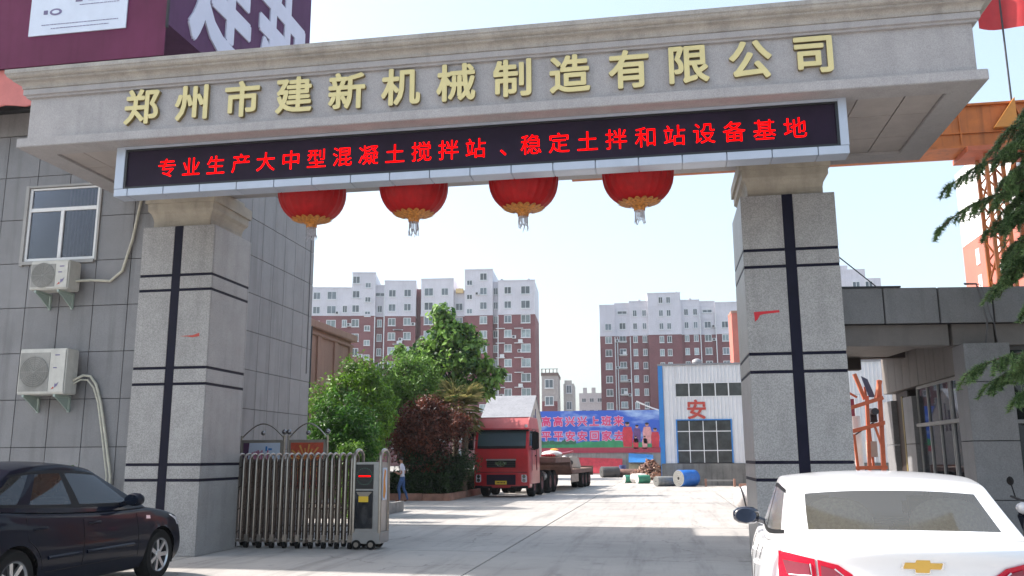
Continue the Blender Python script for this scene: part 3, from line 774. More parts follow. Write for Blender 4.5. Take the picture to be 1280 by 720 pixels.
M['fangold'] = mat('fan_poster_gold', (.62, .33, .08), .5, var=.2, scale=20)
M['pinkprint'] = mat('pink_print', (.55, .15, .25), .5, var=.2, scale=20)
boards()

# ------------------------------------------------------------------ guardhouse and canopy on the right
def guardhouse():
    b = thing('guardhouse', 'low grey stone guardhouse with a flat canopy joined to the right pillar', 'building', (5.5, 17, 0))
    # canopy roof slab (front edge turns slightly away), fascia panels
    ax, ay, ang = 2.83, 15.0, R(6.6)
    ca, sa = math.cos(ang), math.sin(ang)
    def F(u, w, z): return (ax+u*ca-w*sa, ay+u*sa+w*ca, z)
    def fbox(q, u0, u1, w0, w1, z0, z1, mi=0):
        v = [F(u, w, z) for u in (u0, u1) for w in (w0, w1) for z in (z0, z1)]
        q.add(v, [(0, 1, 3, 2), (4, 6, 7, 5), (0, 4, 5, 1), (2, 3, 7, 6), (0, 2, 6, 4), (1, 5, 7, 3)], mi)
    joints = [.0, .86, 1.75, 2.62, 3.5, 4.4, 5.3, 6.2]
    for i in range(len(joints)-1):
        q = MB(); fbox(q, joints[i]+.012+(.0 if i else .0), joints[i+1]-.012, 0, .04, 3.735, 4.33); q.build('fascia_panel', M['guardstone'], b, bevel=.006)
    q = MB(); fbox(q, .02, 6.2, .041, 5.2, 3.74, 4.325); q.build('canopy_core', M['jointc'], b)
    q = MB(); fbox(q, -.01, 1.15, -.03, .3, 4.332, 4.36); q.build('roof_edge_strip', M['darkmetal'], b)
    # second beam under the canopy, set back
    for (u0, u1) in ((.02, 1.93), (1.99, 2.66), (2.70, 4.3), (4.33, 6.1)):
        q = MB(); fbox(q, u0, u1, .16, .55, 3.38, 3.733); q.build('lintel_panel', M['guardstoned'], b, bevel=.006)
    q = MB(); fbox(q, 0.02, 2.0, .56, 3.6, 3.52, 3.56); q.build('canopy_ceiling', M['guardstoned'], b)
    q = MB(); q.box(2.84, 3.95, 18.35, 18.6, 3.28, 3.50); q.box(2.84, 4.80, 18.36, 18.59, 3.50, 3.73); q.build('back_beam', M['darkbrown'], b)
    # wall body: left face X=4.83 with pillar, window bay and end pillar
    XW = 4.83
    q = MB(); q.box(XW+.30, 11.5, 15.62, 21.0, 0, 3.73); q.build('wall_core', M['guardin'], b)
    # corner pillar, front face panels split by joints
    rows = [0, .90, 1.815, 2.75, 3.375]
    for i in range(4):
        q = MB(); q.box(XW, 5.52, 15.05, 15.62, rows[i]+.007, rows[i+1]-.007); q.build('pillar_panel', M['guardstone'], b, bevel=.006)
    q = MB(); q.box(XW+.02, 5.50, 15.07, 15.61, 0, 3.37); q.build('pillar_core', M['joint'], b)
    # wall above window: vertical panels
    ys = [15.66+.55*k for k in range(10)]
    for i in range(len(ys)-1):
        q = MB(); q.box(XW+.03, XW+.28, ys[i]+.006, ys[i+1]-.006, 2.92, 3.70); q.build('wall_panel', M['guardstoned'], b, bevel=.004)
    # intermediate pillars on the side wall
    for (y0, y1) in ((18.35, 19.02), (19.95, 20.6)):
        for i in range(3):
            q = MB(); q.box(XW+.01, XW+.35, y0, y1, rows[i]+.006, min(rows[i+1]-.006, 2.91)); q.build('pillar_panel', M['guardstone'], b, bevel=.004)
    # glazed bay
    w = MB()
    yA, yB = 15.64, 18.33
    w.box(XW+.10, XW+.16, yA, yB, 2.86, 2.915); w.box(XW+.05, XW+.17, yA, yB, 2.135, 2.20); w.box(XW+.10, XW+.16, yA, yB, .05, .14)
    for y in (15.66, 16.22, 16.30, 16.95, 17.6, 18.27): w.box(XW+.095, XW+.155, y, y+.05, .14, 2.86)
    win = w.build('window', M['gframe'], b, bevel=.004)
    yy = [15.71, 16.22, 16.35, 16.95, 17.0, 17.6, 17.65, 18.27]
    for k in range(0, 8, 2):
        for z0, z1 in ((.14, 2.135), (2.20, 2.86)):
            q = MB(); q.box(XW+.12, XW+.128, yy[k], yy[k+1], z0, z1); q.build('pane', M['glass'], win)
    q = MB(); q.box(XW+.12, XW+.13, 19.03, 19.94, .1, 2.9); dd = q.build('door', M['darkbrown'], b)
    q = MB(); q.box(XW+.10, XW+.119, 19.4, 19.5, .1, 2.8); q.build('door_frame', M['yellowdoor'], dd)
    # front wall right of the pillar, dark window
    q = MB(); q.box(5.56, 11.4, 15.60, 15.619, 0.9, 3.3); q.build('window_glass', M['glass'], b)
    q = MB()
    for x in (5.53, 7.0, 8.6, 10.2): q.box(x, x+.06, 15.56, 15.6, .9, 3.3)
    q.box(5.59, 11.4, 15.565, 15.599, 2.1, 2.16); q.build('window_frame', M['gframe'], b)
    # capital-like block of the wall end behind the right pillar
    q = MB()
    vs = []
    for (o, z) in ((0, 4.36), (0, 4.62), (.05, 4.70), (.08, 4.74), (.08, 4.83)):
        vs += [(2.5-o, 16.4-o, z), (3.02+o, 16.4-o, z), (3.02+o, 16.9+o, z), (2.5-o, 16.9+o, z)]
    fs = [(4*i+j, 4*i+(j+1) % 4, 4*i+4+(j+1) % 4, 4*i+4+j) for i in range(4) for j in range(4)]+[(16, 17, 18, 19), (3, 2, 1, 0)]
    q.add(vs, fs); q.build('end_cap', M['capital'], b, bevel=.005)
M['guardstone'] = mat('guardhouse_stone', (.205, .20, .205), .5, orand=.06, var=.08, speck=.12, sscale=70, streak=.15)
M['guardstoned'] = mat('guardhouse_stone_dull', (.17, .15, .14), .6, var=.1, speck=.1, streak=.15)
M['jointc'] = M['joint']
M['guardin'] = mat('inner_wall', (.09, .085, .085), .7, var=.2)
M['darkbrown'] = mat('dark_brown_board', (.035, .022, .02), .6, var=.2)
M['gframe'] = mat('grey_window_bar', (.30, .29, .28), .5, var=.1)
M['yellowdoor'] = mat('door_varnish', (.18, .13, .03), .5, var=.2)
guardhouse()

def cables():
    q = MB(); q.tube([(3.02, 15.2, 5.55), (3.05, 15.25, 5.28), (3.2, 16, 5.1), (4.4, 18.5, 4.98), (6.5, 22, 5.0), (9.2, 26, 5.25)], .012, 5)
    tag(q.build('cable', M['cable'], smooth=60), 'thin cable sagging from the right pillar to the orange crane leg', 'cable')
    q = MB(); q.tube([(4.98, 15.18, 4.37), (5.16, 15.16, 4.36), (5.20, 15.17, 4.2), (5.22, 15.17, 4.0), (5.28, 15.2, 3.75), (5.26, 15.3, 3.4), (5.36, 15.3, 3.2), (5.5, 15.25, 3.0)], .016, 5)
    q.tube([(5.0, 15.20, 4.36), (5.22, 15.16, 4.35), (5.29, 15.17, 4.1), (5.33, 15.18, 3.85), (5.38, 15.2, 3.7), (5.44, 15.3, 3.4)], .009, 5)
    tag(q.build('cable', M['pipegrey'], smooth=60), 'loose cables hanging over the front of the guardhouse canopy', 'cable')
    q = MB(); q.tube([(-8.0, 18.9, 8.2), (-8.02, 18.95, 3.5)], .012, 5)
    tag(q.build('cable', M['pipegrey'], smooth=60), 'thin wire hanging straight down by the far corner of the office building', 'cable')
M['pipegrey'] = mat('grey_cable', (.12, .115, .12), .6, var=.2)
cables()

# ------------------------------------------------------------------ workshop hall
def hall():
    b = thing('workshop_hall', 'white sheet steel workshop hall with a blue corner strip and a concrete base', 'building', (4, 50, 0))
    X0, X1, Y0, Y1 = -.16, 12.5, 50.0, 66
    q = MB(); q.box(X0+.02, X1, Y0+.0, Y1, 0, 1.20); q.build('concrete_base', M['concretew'], b, bevel=.01)
    q = MB(); q.box(X0+.04, X1, Y0+.09, Y1, 1.21, 6.5); q.build('wall_core', M['joint'], b)
    q = MB(); q.box(X0+.2, X1, Y0+.3, Y1, 6.5, 6.62); q.build('roof', M['tin'], b)
    # ribbed sheets, cut round the two windows
    def sheet(x0, x1, z0, z1, name='steel_sheet'):
        q = MB(); n = max(1, int((x1-x0)/.2)); 
        for i in range(n):
            a, c = x0+(x1-x0)*i/n, x0+(x1-x0)*(i+1)/n; w = c-a
            pr = [(a, 0), (a+w*.15, 0), (a+w*.25, -.03), (a+w*.4, -.03), (a+w*.5, 0), (c, 0)]
            for k in range(5):
                q.quad((pr[k][0], Y0+.08+pr[k][1], z0), (pr[k+1][0], Y0+.08+pr[k+1][1], z0), (pr[k+1][0], Y0+.08+pr[k+1][1], z1), (pr[k][0], Y0+.08+pr[k][1], z1))
        q.build(name, M['hall'], b, recalc=False)
    wx0, wx1, wz0, wz1 = .72, 3.76, 1.24, 3.55
    sx0, sx1, sz0, sz1 = .79, 6.6, 4.87, 5.63
    for a in ((X0+.25, .72, 1.21, 6.62), (wx1, X1, 1.21, 4.85), (wx0, wx1, wz1, 4.85), (.79, X1, sz1, 6.62), (sx1, X1, 4.86, sz1)): sheet(*a)
    sheet(.72, .79, 4.86, 6.62)
    q = MB(); q.box(X0-.02, X0+.24, Y0+.02, Y0+.10, 0.0, 6.68); q.box(X0-.02, X0+.0, Y0+.02, Y0+.6, 0, 6.68); q.build('corner_strip', M['blue'], b, bevel=.01)
    q = MB(); q.box(X0-.03, X1, Y0+.01, Y0+.2, 6.62, 6.72); q.build('roof_edge', M['tin'], b)
    w = MB(); w.box(wx0, wx0+.07, Y0+.02, Y0+.09, wz0, wz1); w.box(wx1-.07, wx1, Y0+.02, Y0+.09, wz0, wz1); w.box(wx0, wx1, Y0+.02, Y0+.09, wz1, wz1+.06)
    win = w.build('window', M['blue'], b)
    xs = [.79, 1.44, 2.2, 2.92, 3.69]; zs = [1.24, 1.9, 2.95, 3.52]
    for i in range(4):
        for j in range(3):
            q = MB(); q.box(xs[i]+.02, xs[i+1]-.02, Y0+.075, Y0+.085, zs[j]+.02, zs[j+1]-.02); q.build('pane', M['hallglass'], win)
    q = MB()
    for x in xs[1:4]: q.box(x-.022, x+.022, Y0+.055, Y0+.088, 1.24, 3.52)
    for z in (1.9, 2.95): q.box(.79, 3.69, Y0+.05, Y0+.087, z-.025, z+.025)
    q.build('glazing_bar', M['frame'], win)
    win = MB().box(sx0, sx1, Y0+.05, Y0+.09, sz1-.03, sz1+.01).box(sx0, sx1, Y0+.05, Y0+.09, sz0-.02, sz0+.02).build('window', M['frame'], b)
    x = sx0
    for k in range(8):
        q = MB(); q.box(sx0+.72*k+.03, sx0+.72*(k+1)-.03, Y0+.07, Y0+.08, sz0+.02, sz1-.03); q.build('pane', M['hallglass'], win)
        q = MB(); q.box(sx0+.72*(k+1)-.03, sx0+.72*(k+1)+.03, Y0+.05, Y0+.085, sz0+.02, sz1-.03); q.build('glazing_bar', M['frame'], win)
    me = textmesh('安', 1.12, .01, .025, (M['redpaint'],), 'an')
    put('painted_character', me, b, (1.88, Y0+.035, 4.16), FRONT, world=True, label='red painted character 安')
    q = MB(); q.lathe([(.12, 0), (.12, .22), (.25, .27), (.30, .40), (.25, .52), (.08, .60)], (2.1, 52, 6.6), 14); q.build('roof_ventilator', M['tin'], b, smooth=40)
    t = thing('wall_lamp', 'curved white lamp arm reaching left from the corner of the workshop hall', 'lamp', (-.2, 50.2, 4.6))
    q = MB(); q.tube([(-.2, 50.2, 4.15), (-.6, 50.0, 4.28), (-.95, 49.9, 4.42)], .035, 6); q.build('arm', M['white'], t, smooth=50)
    q = MB(); q.extr([(-1.45, 4.62), (-1.4, 4.68), (-.95, 4.47), (-.9, 4.40), (-1.1, 4.44)], 49.82, 49.98, lambda u, v, w: (u, w, v)); q.build('lamp_head', M['white'], t, bevel=.02)
M['concretew'] = mat('weathered_concrete', (.17, .165, .155), .85, var=.3, scale=1.0, streak=.45, bump=.3, bscale=20)
hall()

# ------------------------------------------------------------------ painted banner wall
def banner():
    b = thing('banner_wall', 'long low yard wall below the blue banner', 'wall', (-6, 85, 0))
    q = MB(); q.box(-16, .5, 85.1, 85.4, 0, 2.0); q.build('wall', M['concrete'], b)
    t = thing('banner', 'big blue sky banner with pink slogan characters and a cheering family on a green field', 'banner', (-7, 84.9, 1.9))
    m = bpy.data.materials.new('banner_sky_print'); m.use_nodes = True
    nt = m.node_tree; N = nt.nodes; L = nt.links; bb = N['Principled BSDF']; bb.inputs['Roughness'].default_value = .6
    tc = N.new('ShaderNodeNewGeometry'); mp = N.new('ShaderNodeMapping'); mp.inputs['Scale'].default_value = (.35, .35, .9); L.new(tc.outputs['Position'], mp.inputs[0])
    n = N.new('ShaderNodeTexNoise'); n.inputs['Scale'].default_value = 1.3; n.inputs['Detail'].default_value = 6; L.new(mp.outputs[0], n.inputs['Vector'])
    cr = N.new('ShaderNodeValToRGB'); cr.color_ramp.elements[0].position = .50; cr.color_ramp.elements[0].color = (.025, .10, .50, 1)
    cr.color_ramp.elements[1].position = .72; cr.color_ramp.elements[1].color = (.35, .50, .75, 1)
    L.new(n.outputs[0], cr.inputs[0]); L.new(cr.outputs[0], bb.inputs['Base Color'])
    q = MB(); q.box(-15, -.25, 84.98, 85.05, 1.95, 5.95); sh = q.build('sheet', m, t)
    q = MB()
    xs = [-15+k*.5 for k in range(30)]
    top = [3.0+.16*math.sin(x*.9)+.1*math.sin(x*2.3) for x in xs]
    vs = [(x, 84.97, z) for x, z in zip(xs, top)]+[(x, 84.97, 2.42) for x in xs]
    q.add(vs, [(i, i+1, 31+i-0, 30+i) for i in range(29)]); q.build('green_field', mat('banner_green', (.02, .24, .10), .6, var=.25, scale=1.5), sh, recalc=False)
    q = MB(); q.box(-15, -.25, 84.955, 84.975, 1.95, 2.44); q.build('red_strip', mat('banner_red_strip', (.33, .03, .06), .6, var=.1), sh)
    q = MB(); r = random.Random(2)
    for k in range(26):
        x = -14.5+k*.16+r.random()*.1 if k < 13 else -12.2+(k-13)*.19; h = r.uniform(.25, .6)
        q.lathe([(.001, 0), (.16, .02), (.16, .02+h*.5), (.001, h)], n=6, T=Matrix.Translation((x+1.5, 84.965, 2.75)) @ Matrix.Diagonal((1, .02, 1, 1)))
    q.build('painted_trees', mat('banner_dark_green', (.02, .12, .06), .6, var=.3), sh, recalc=False)
    pink = mat('banner_pink', (.60, .04, .16), .6, var=.05); wh = mat('banner_outline', (.60, .50, .66), .6, var=0)
    for row, s in ((4.95, '高高兴兴上班来'), (3.55, '平平安安回家去')):
        for k, ch in enumerate(s):
            x = -11.15+k*1.165
            z = row if k else row
            put('character_outline', textmesh(ch, .98, .003, .075, (wh,), 'o'), sh, (x, 84.965, z), FRONT, world=True)
            put('character', textmesh(ch, .98, .003, .028, (pink,), 'i'), sh, (x, 84.950, z), FRONT, world=True, label='pink character '+ch)
    # family figures as print
    cr_ = mat('print_red', (.50, .03, .05), .6, var=.2); cp = mat('print_plum', (.12, .05, .18), .6, var=.2); ck = mat('print_skin', (.50, .25, .20), .6, var=.1); cb = mat('print_peach', (.60, .28, .28), .6, var=.2)
    for (x, z, h, c) in ((-3.35, 2.5, 2.4, cr_), (-2.45, 2.9, 1.7, cp), (-1.5, 2.8, 2.0, cb), (-.75, 2.4, 1.9, cr_), (-2.6, 2.3, 1.25, cr_), (-1.75, 2.3, 1.25, cb)):
        q = MB(); q.extr([(x-.34*h/2, z), (x+.34*h/2, z), (x+.42*h/2, z+h*.55), (x+.30*h/2, z+h*.78), (x-.30*h/2, z+h*.78), (x-.42*h/2, z+h*.55)], 84.955, 84.972, lambda u, v, w: (u, w, v)); f = q.build('printed_figure', c, sh)
        q = MB(); q.lathe([(.001, 0), (h*.085, 0), (h*.085, .006), (.001, .006)], n=12, T=Matrix.Translation((x, 84.953, z+h*.88)) @ Matrix.Rotation(R(90), 4, 'X')); q.build('printed_face', ck, sh)
        q = MB(); q.lathe([(.001, 0), (h*.088, 0), (h*.088, .004), (.001, .004)], n=12, T=Matrix.Translation((x, 84.951, z+h*.93)) @ Matrix.Rotation(R(90), 4, 'X') @ Matrix.Diagonal((1, .55, 1, 1))); q.build('printed_hair', M['hair'], sh)
    for (x0, x1, z0, z1, m_, lb, nm) in ((-9.2, -3.9, .05, 1.55, cr_, 'red painted sheet leaning on the wall under the banner', 'red_sheet'), (-3.3, -1.0, 1.05, 1.9, M['blue'], 'blue sheet standing under the right end of the banner', 'blue_sheet'), (-3.3, -1.5, .1, .95, mat('buff_board', (.32, .28, .18), .8, var=.2), 'buff board under the blue sheet', 'buff_board')):
        q = MB(); q.add([(x0, 84.4, z0), (x1, 84.4, z0), (x1, 84.7, z0), (x0, 84.7, z0), (x0, 84.85, z1), (x1, 84.85, z1-.15), (x1, 84.92, z1-.15), (x0, 84.92, z1)], [(0, 1, 5, 4), (1, 2, 6, 5), (2, 3, 7, 6), (3, 0, 4, 7), (4, 5, 6, 7), (3, 2, 1, 0)])
        tag(q.build(nm, m_), lb, 'sheet' if 'sheet' in nm else 'board')
banner()

# ------------------------------------------------------------------ far apartment buildings
def winmesh(w, h, dark=False):
    q = MB(); fr = .11
    q.box(-w/2, w/2, -.10, 0, -h/2, -h/2+fr, 0); q.box(-w/2, w/2, -.10, 0, h/2-fr, h/2, 0)
    q.box(-w/2, -w/2+fr, -.10, 0, -h/2+fr, h/2-fr, 0); q.box(w/2-fr, w/2, -.10, 0, -h/2+fr, h/2-fr, 0)
    q.box(-.04, .04, -.09, 0, -h/2+fr, h/2-fr, 0)
    q.box(-w/2+fr, -.04, -.06, -.02, -h/2+fr, h/2-fr, 1); q.box(.04, w/2-fr, -.06, -.02, -h/2+fr, h/2-fr, 1)
    q.box(-w/2-.08, w/2+.08, -.18, 0, -h/2-.09, -h/2, 0)
    return q.mesh('window', (M['farframe'], M['farglassd'] if dark else M['farglass']))
WIN = {(w, h, d): winmesh(w, h, d) for w, h in ((1.5, 1.55), (1.9, 1.7), (1.2, 1.1), (2.2, .8), (1.0, 1.5)) for d in (False, True)}
ACM = MB().box(-.4, .4, -.15, .3, -.3, .3, 0).box(-.3, .15, -.17, -.15, -.22, .22, 1).mesh('outdoor_unit', (M['farframe'], M['darkmetal']))
def apartments(label, p0, ang, segs, split, depth, floor=2.95, brick='brick'):
    t = thing('apartment_block', label, 'building', (p0[0], p0[1], 0), R(ang))
    rng = random.Random(label)
    for (x0, x1, rec, roof, cols) in segs:
        s = MB(); s.box(x0, x1, rec, depth, 0, split); s.build('brick_wall', M[brick], t, local=True)
        s = MB(); s.box(x0-.05, x1+.05, rec-.12, depth, split, split+.35); s.build('string_course', M['white2'], t, local=True)
        s = MB(); s.box(x0, x1, rec, depth, split+.35, roof); s.box(x0-.06, x1+.06, rec-.1, rec+.25, roof, roof+.22)
        z = split+1.6+.35
        while z < roof-.6: s.box(x0-.01, x1+.01, rec-.035, rec, z, z+.09); z += 1.475
        s.build('tiled_wall', M['white2'], t, local=True)
        # thin shadow joints every storey on the white part
        for (cx, kind, zs) in cols:
            for z in zs:
                wh = {'a': (1.5, 1.55), 'b': (1.9, 1.7), 's': (1.2, 1.1), 'v': (2.2, .8), 'n': (1.0, 1.5)}[kind]
                dark = z > split or rng.random() < .12
                put('window', WIN[(wh[0], wh[1], dark)], t, (cx, rec-.005, z), (0, 0, 0))
                if kind in 'ab' and rng.random() < .33:
                    put('air_conditioner_unit', ACM, t, (cx+rng.choice((-1.25, 1.25)), rec-.3, z-.55+rng.uniform(-.2, .2)))
    return t
def fl(top, n, step=2.95): return [round(top-step*k, 2) for k in range(n) if top-step*k > 1.2]
A = apartments('brick and white apartment block with a raised stair tower behind the tall broad leaved tree', (-47.77, 170), 4.5, [
    (0, 6.7, 0, 37.4, [(1.6, 'b', fl(34.8, 12)), (4.9, 'a', fl(34.8, 12))]),
    (6.7, 8.95, 1.2, 35.0, [(7.7, 'a', fl(31.8, 11))]),
    (8.95, 14.7, .3, 39.2, [(9.95, 's', fl(36.6, 3)+fl(27.5, 8)), (12.8, 'a', [37.8, 34.8]+fl(31.8, 11))]),
    (14.7, 15.85, 1.4, 36.7, [(15.2, 'n', fl(34.9, 12))]),
    (15.85, 23.3, 0, 36.7, [(17.8, 'a', fl(34.8, 12)), (21.4, 'b', fl(34.8, 12))])], 29.8, 13)
Bk = apartments('nearer brick and white apartment block, left half beside the office building', (-68.93, 165), 13, [
    (-9, 7.75, 0, 35.5, [(.7, 'a', fl(33.9, 11)), (3.7, 'b', fl(34.0, 11)), (6.4, 'n', fl(31.2, 10))]),
    (7.75, 12.5, -.3, 38.6, [(8.6, 'a', [37.2]+fl(34.2, 11)), (11.0, 's', fl(36.1, 12))]),
    (12.5, 14.3, .9, 36.2, [(13.35, 'n', fl(31.4, 10)), (13.35, 'v', [34.4])]),
    (14.3, 20.7, 0, 37.0, [(15.9, 'a', fl(34.5, 11)), (19.0, 'a', fl(34.6, 11))])], 29.8, 12)
C = apartments('farther brick and white apartment block rising behind the workshop hall', (-13.24, 196), 3, [
    (0, 3.4, 0, 35.2, [(1.9, 'a', fl(30.3, 10))]),
    (3.4, 6.7, .5, 35.6, [(5.1, 'v', [33.6]), (5.1, 'a', fl(30.5, 10))]),
    (6.7, 10.8, 0, 35.9, [(7.9, 'n', fl(33.3, 11)), (10.0, 'n', fl(33.3, 11))]),
    (10.8, 18.1, -.9, 37.5, [(13.7, 'n', fl(36.0, 12)), (15.4, 'n', fl(36.0, 12))]),
    (18.1, 22.3, 0, 35.9, [(19.3, 'n', fl(33.3, 11)), (21.3, 'n', fl(33.3, 11))]),
    (22.3, 25.7, .5, 35.6, [(24.0, 'v', [33.5]), (24.0, 'a', fl(30.4, 10))]),
    (25.7, 31, 0, 35.2, [(27.7, 'a', fl(30.3, 10))])], 28.2, 14, brick='brick2')
def extras():
    # pipes, air conditioner shelves, roof details
    for (t, x, y, z0, z1) in ((A, 15.82, -.12, 2, 29.6), (Bk, 12.5, -.35, 2, 29.6), (Bk, 14.35, -.1, 2, 36), (C, 3.35, -.12, 2, 28), (C, 3.9, .35, 2, 28), (C, 6.75, -.12, 2, 28), (C, 22.3, -.12, 2, 33), (C, 25.7, -.12, 2, 33)):
        q = MB(); q.box(x-.09, x+.09, y-.1, y+.15, z0, z1); q.build('down_pipe', M['farframe'], t, local=True)
    for (t, xs, y) in ((A, (16.3, 20.0), 0), (Bk, (14.6+2.5, 17.3), 0), (C, (5.1,), .5)):
        for x in xs:
            for k in range(9):
                z = 26.9-2.95*k
                if z < 3: break
                q = MB(); q.box(x-.9, x+.9, y-.6, y, z, z+.12)
                if (k*7+int(x)) % 3 == 0: q.box(x-.1, x+.75, y-.55, y-.15, z+.13, z+.75)
                q.build('air_conditioner_shelf', M['farframe'], t, local=True)
    for (t, x, z) in ((A, 16.3, 36.9), (A, 21.8, 36.9), (C, 9, 36.1), (C, 20.5, 36.1), (C, 17.5, 37.7)):
        q = MB(); q.lathe([(.5, 0), (.5, .5), (.25, .8), (.05, .9)], (x, 3, z), 10); q.build('roof_tank', M['tin'], t, local=True)
    q = MB(); q.box(7.1, 8.6, .4, 1.2, 34.6, 35.5); q.build('balcony', mat('balcony_yellow', (.62, .45, .22), .6, var=.1), A, local=True)
    # recess between the two halves
    q = MB(); q.box(20.7, 22.3, 3, 11, 0, 36); q.build('link_wall', M['brick'], Bk, local=True)
extras()
def small_blocks():
    t = thing('apartment_block', 'small grey apartment block with a railed roof just right of the nearer brick block', 'building', (-21.6, 150, 0), R(4))
    q = MB(); q.box(1.2, 4.0, 0, 9, 0, 15.4); q.build('wall', mat('grey_render', (.33, .30, .29), .8, var=.1), t, local=True)
    q = MB(); q.box(1.1, 4.1, -.15, 9, 15.4, 15.9); 
    for k in range(5): q.box(1.2+.65*k, 1.35+.65*k, -.1, .05, 15.9, 16.5)
    q.box(1.1, 4.1, -.1, 0, 16.5, 16.6); q.build('roof_rail', mat('rail_brown', (.13, .09, .08), .7), t, local=True)
    q = MB(); q.box(1.25, 3.9, -.03, 0, 0, 11.0); q.build('brick_wall', M['brick'], t, local=True)
    for x in (2.5,):
        for z in fl(14.0, 5): put('window', WIN[(1.5, 1.55, True)], t, (x, -.035, z))
    t = thing('apartment_block', 'narrow cream apartment block stepping back behind the grey one', 'building', (-17.5, 158, 0), R(4))
    q = MB(); q.box(0, 1.9, 0, 9, 0, 14.6); q.box(.2, 1.5, 0, 1, 14.6, 15.2); q.build('wall', mat('cream_render', (.45, .43, .40), .8, var=.1), t, local=True)
    for z in fl(13.6, 4): put('window', WIN[(1.0, 1.5, True)], t, (1.0, -.01, z))
    t = thing('apartment_block', 'pale low apartment block far off between the two brick blocks', 'building', (-20.9, 225, 0), R(3))
    q = MB(); q.box(0, 8, 0, 10, 0, 17.6); q.box(1, 2, 0, 2, 17.6, 19); q.box(3.2, 4.2, 0, 2, 17.6, 19); q.build('wall', mat('pale_render', (.52, .52, .53), .8, var=.1), t, local=True)
    for x in (1.2, 3.2, 5.2, 7.0):
        for z in fl(15.8, 5): put('window', WIN[(1.2, 1.1, True)], t, (x, -.01, z))
    t = thing('apartment_block', 'white apartment block seen over the guardhouse canopy', 'building', (25.5, 140, 0), R(2))
    q = MB(); q.box(-9, 8.6, 0, 10, 0, 28.6); q.box(-9, 6.5, .5, 10, 28.6, 30.2); q.box(-9, 4, 0.8, 10, 30.2, 30.9); q.build('wall', M['white2'], t, local=True)
    for x in (2.1, 4.9, 6.8):
        for z in fl(29.2 if x < 4 else 27.6, 9): put('window', WIN[(1.2, 1.1, True)], t, (x, .49 if z > 28.6 else -.01, z))
    t = thing('brick_building', 'salmon red building glimpsed past the left edge of the right pillar', 'building', (9.45, 120, 0), R(2))
    q = MB(); q.box(.25, 9, 0, 4, 0, 20.6); q.build('wall', M['orangebrick'], t, local=True)
    q = MB(); q.box(.2, 9.1, -.1, 4, 20.6, 20.9); q.build('roof_edge', M['terra'], t, local=True)
    # red and white tower behind the crane, its left face towards the road
    t = thing('tower_block', 'tall white and red building behind the orange crane', 'building', (26, 66, 0), 0)
    q = MB(); q.box(23.8, 30, 61, 72, 0, 17.6); q.build('red_wall', M['orangebrick'], t)
    q = MB(); q.box(23.8, 30, 61, 72, 17.65, 23.6); q.build('white_wall', M['white'], t)
    for y in (64.5, 68.5):
        for z in (14.2, 16.2): MB().box(23.75, 23.798, y, y+.7, z-.6, z+.6).build('slit_window', M['white'], t)
    for z in (12.2, 14.8):
        for x in (24.6, 27): MB().box(x, x+.5, 60.95, 60.998, z-.5, z+.9).build('slit_window', M['white'], t)
    t = thing('reflection_shed', 'unseen low dark shed added behind the guardhouse for car reflections', 'building', (26, 38, 0))  # added out of sight so the black car's paint reflects dark grey
    MB().box(12.5, 44, 30, 46, 0, 4.6).build('wall', mat('shed_dark_sheet', (.05, .06, .065), .7, var=.2), t); MB().box(12.3, 44.2, 29.8, 46.2, 4.6, 4.8).build('roof', M['tin'], t)
    # terracotta hall behind the trees on the left
    t = thing('terracotta_building', 'terracotta rendered building with a cornice behind the green trees on the left', 'building', (-17, 45, 0), 0)
    q = MB(); q.box(-30, -13.3, 30, 36.2, 0, 6.55); q.build('wall', M['terra'], t)
    for y in (30.6, 32.3, 34.1, 35.85):
        q = MB(); q.box(-13.3, -13.22, y, y+.35, 0, 6.3); q.build('pilaster', M['terra'], t)
    q = MB(); q.box(-30.1, -13.18, 29.9, 36.3, 6.3, 6.42); q.box(-30.1, -13.08, 29.85, 36.4, 6.55, 6.85); q.build('cornice', M['terra'], t, bevel=.03)
    q = MB(); q.tube([(-13.15, 31.4, 0), (-13.15, 31.4, 6.8)], .05, 6); q.build('down_pipe', M['darkmetal'], t)
    # gabled shed behind the truck
    t = thing('shed', 'shed with a pale tin gable roof behind the red truck', 'building', (-11.5, 64, 0), 0)
    q = MB(); q.extr([(62, 0), (68, 0), (68, 4.3), (65, 6.0), (62, 4.3)], -12.7, -9.3, lambda u, v, w: (w, u, v)); q.build('wall', mat('shed_wall', (.45, .40, .36), .8, var=.15, streak=.2), t)
    q = MB()
    for s in (-1, 1):
        q.add([(-12.85, 65, 6.05), (-9.25, 65, 6.05), (-9.25, 65+s*3.2, 4.22), (-12.85, 65+s*3.2, 4.22), (-12.85, 65, 6.12), (-9.25, 65, 6.12), (-9.25, 65+s*3.2, 4.29), (-12.85, 65+s*3.2, 4.29)], [(0, 1, 2, 3), (4, 5, 6, 7), (0, 1, 5, 4), (1, 2, 6, 5), (2, 3, 7, 6), (3, 0, 4, 7)])
    q.build('roof', M['tin'], t)
    q = MB(); q.box(-9.29, -9.27, 63.8, 64.1, 3.2, 4.6); q.box(-9.29, -9.27, 64.6, 64.85, 3.2, 5.1); q.build('window', M['hallglass'], t)
small_blocks()

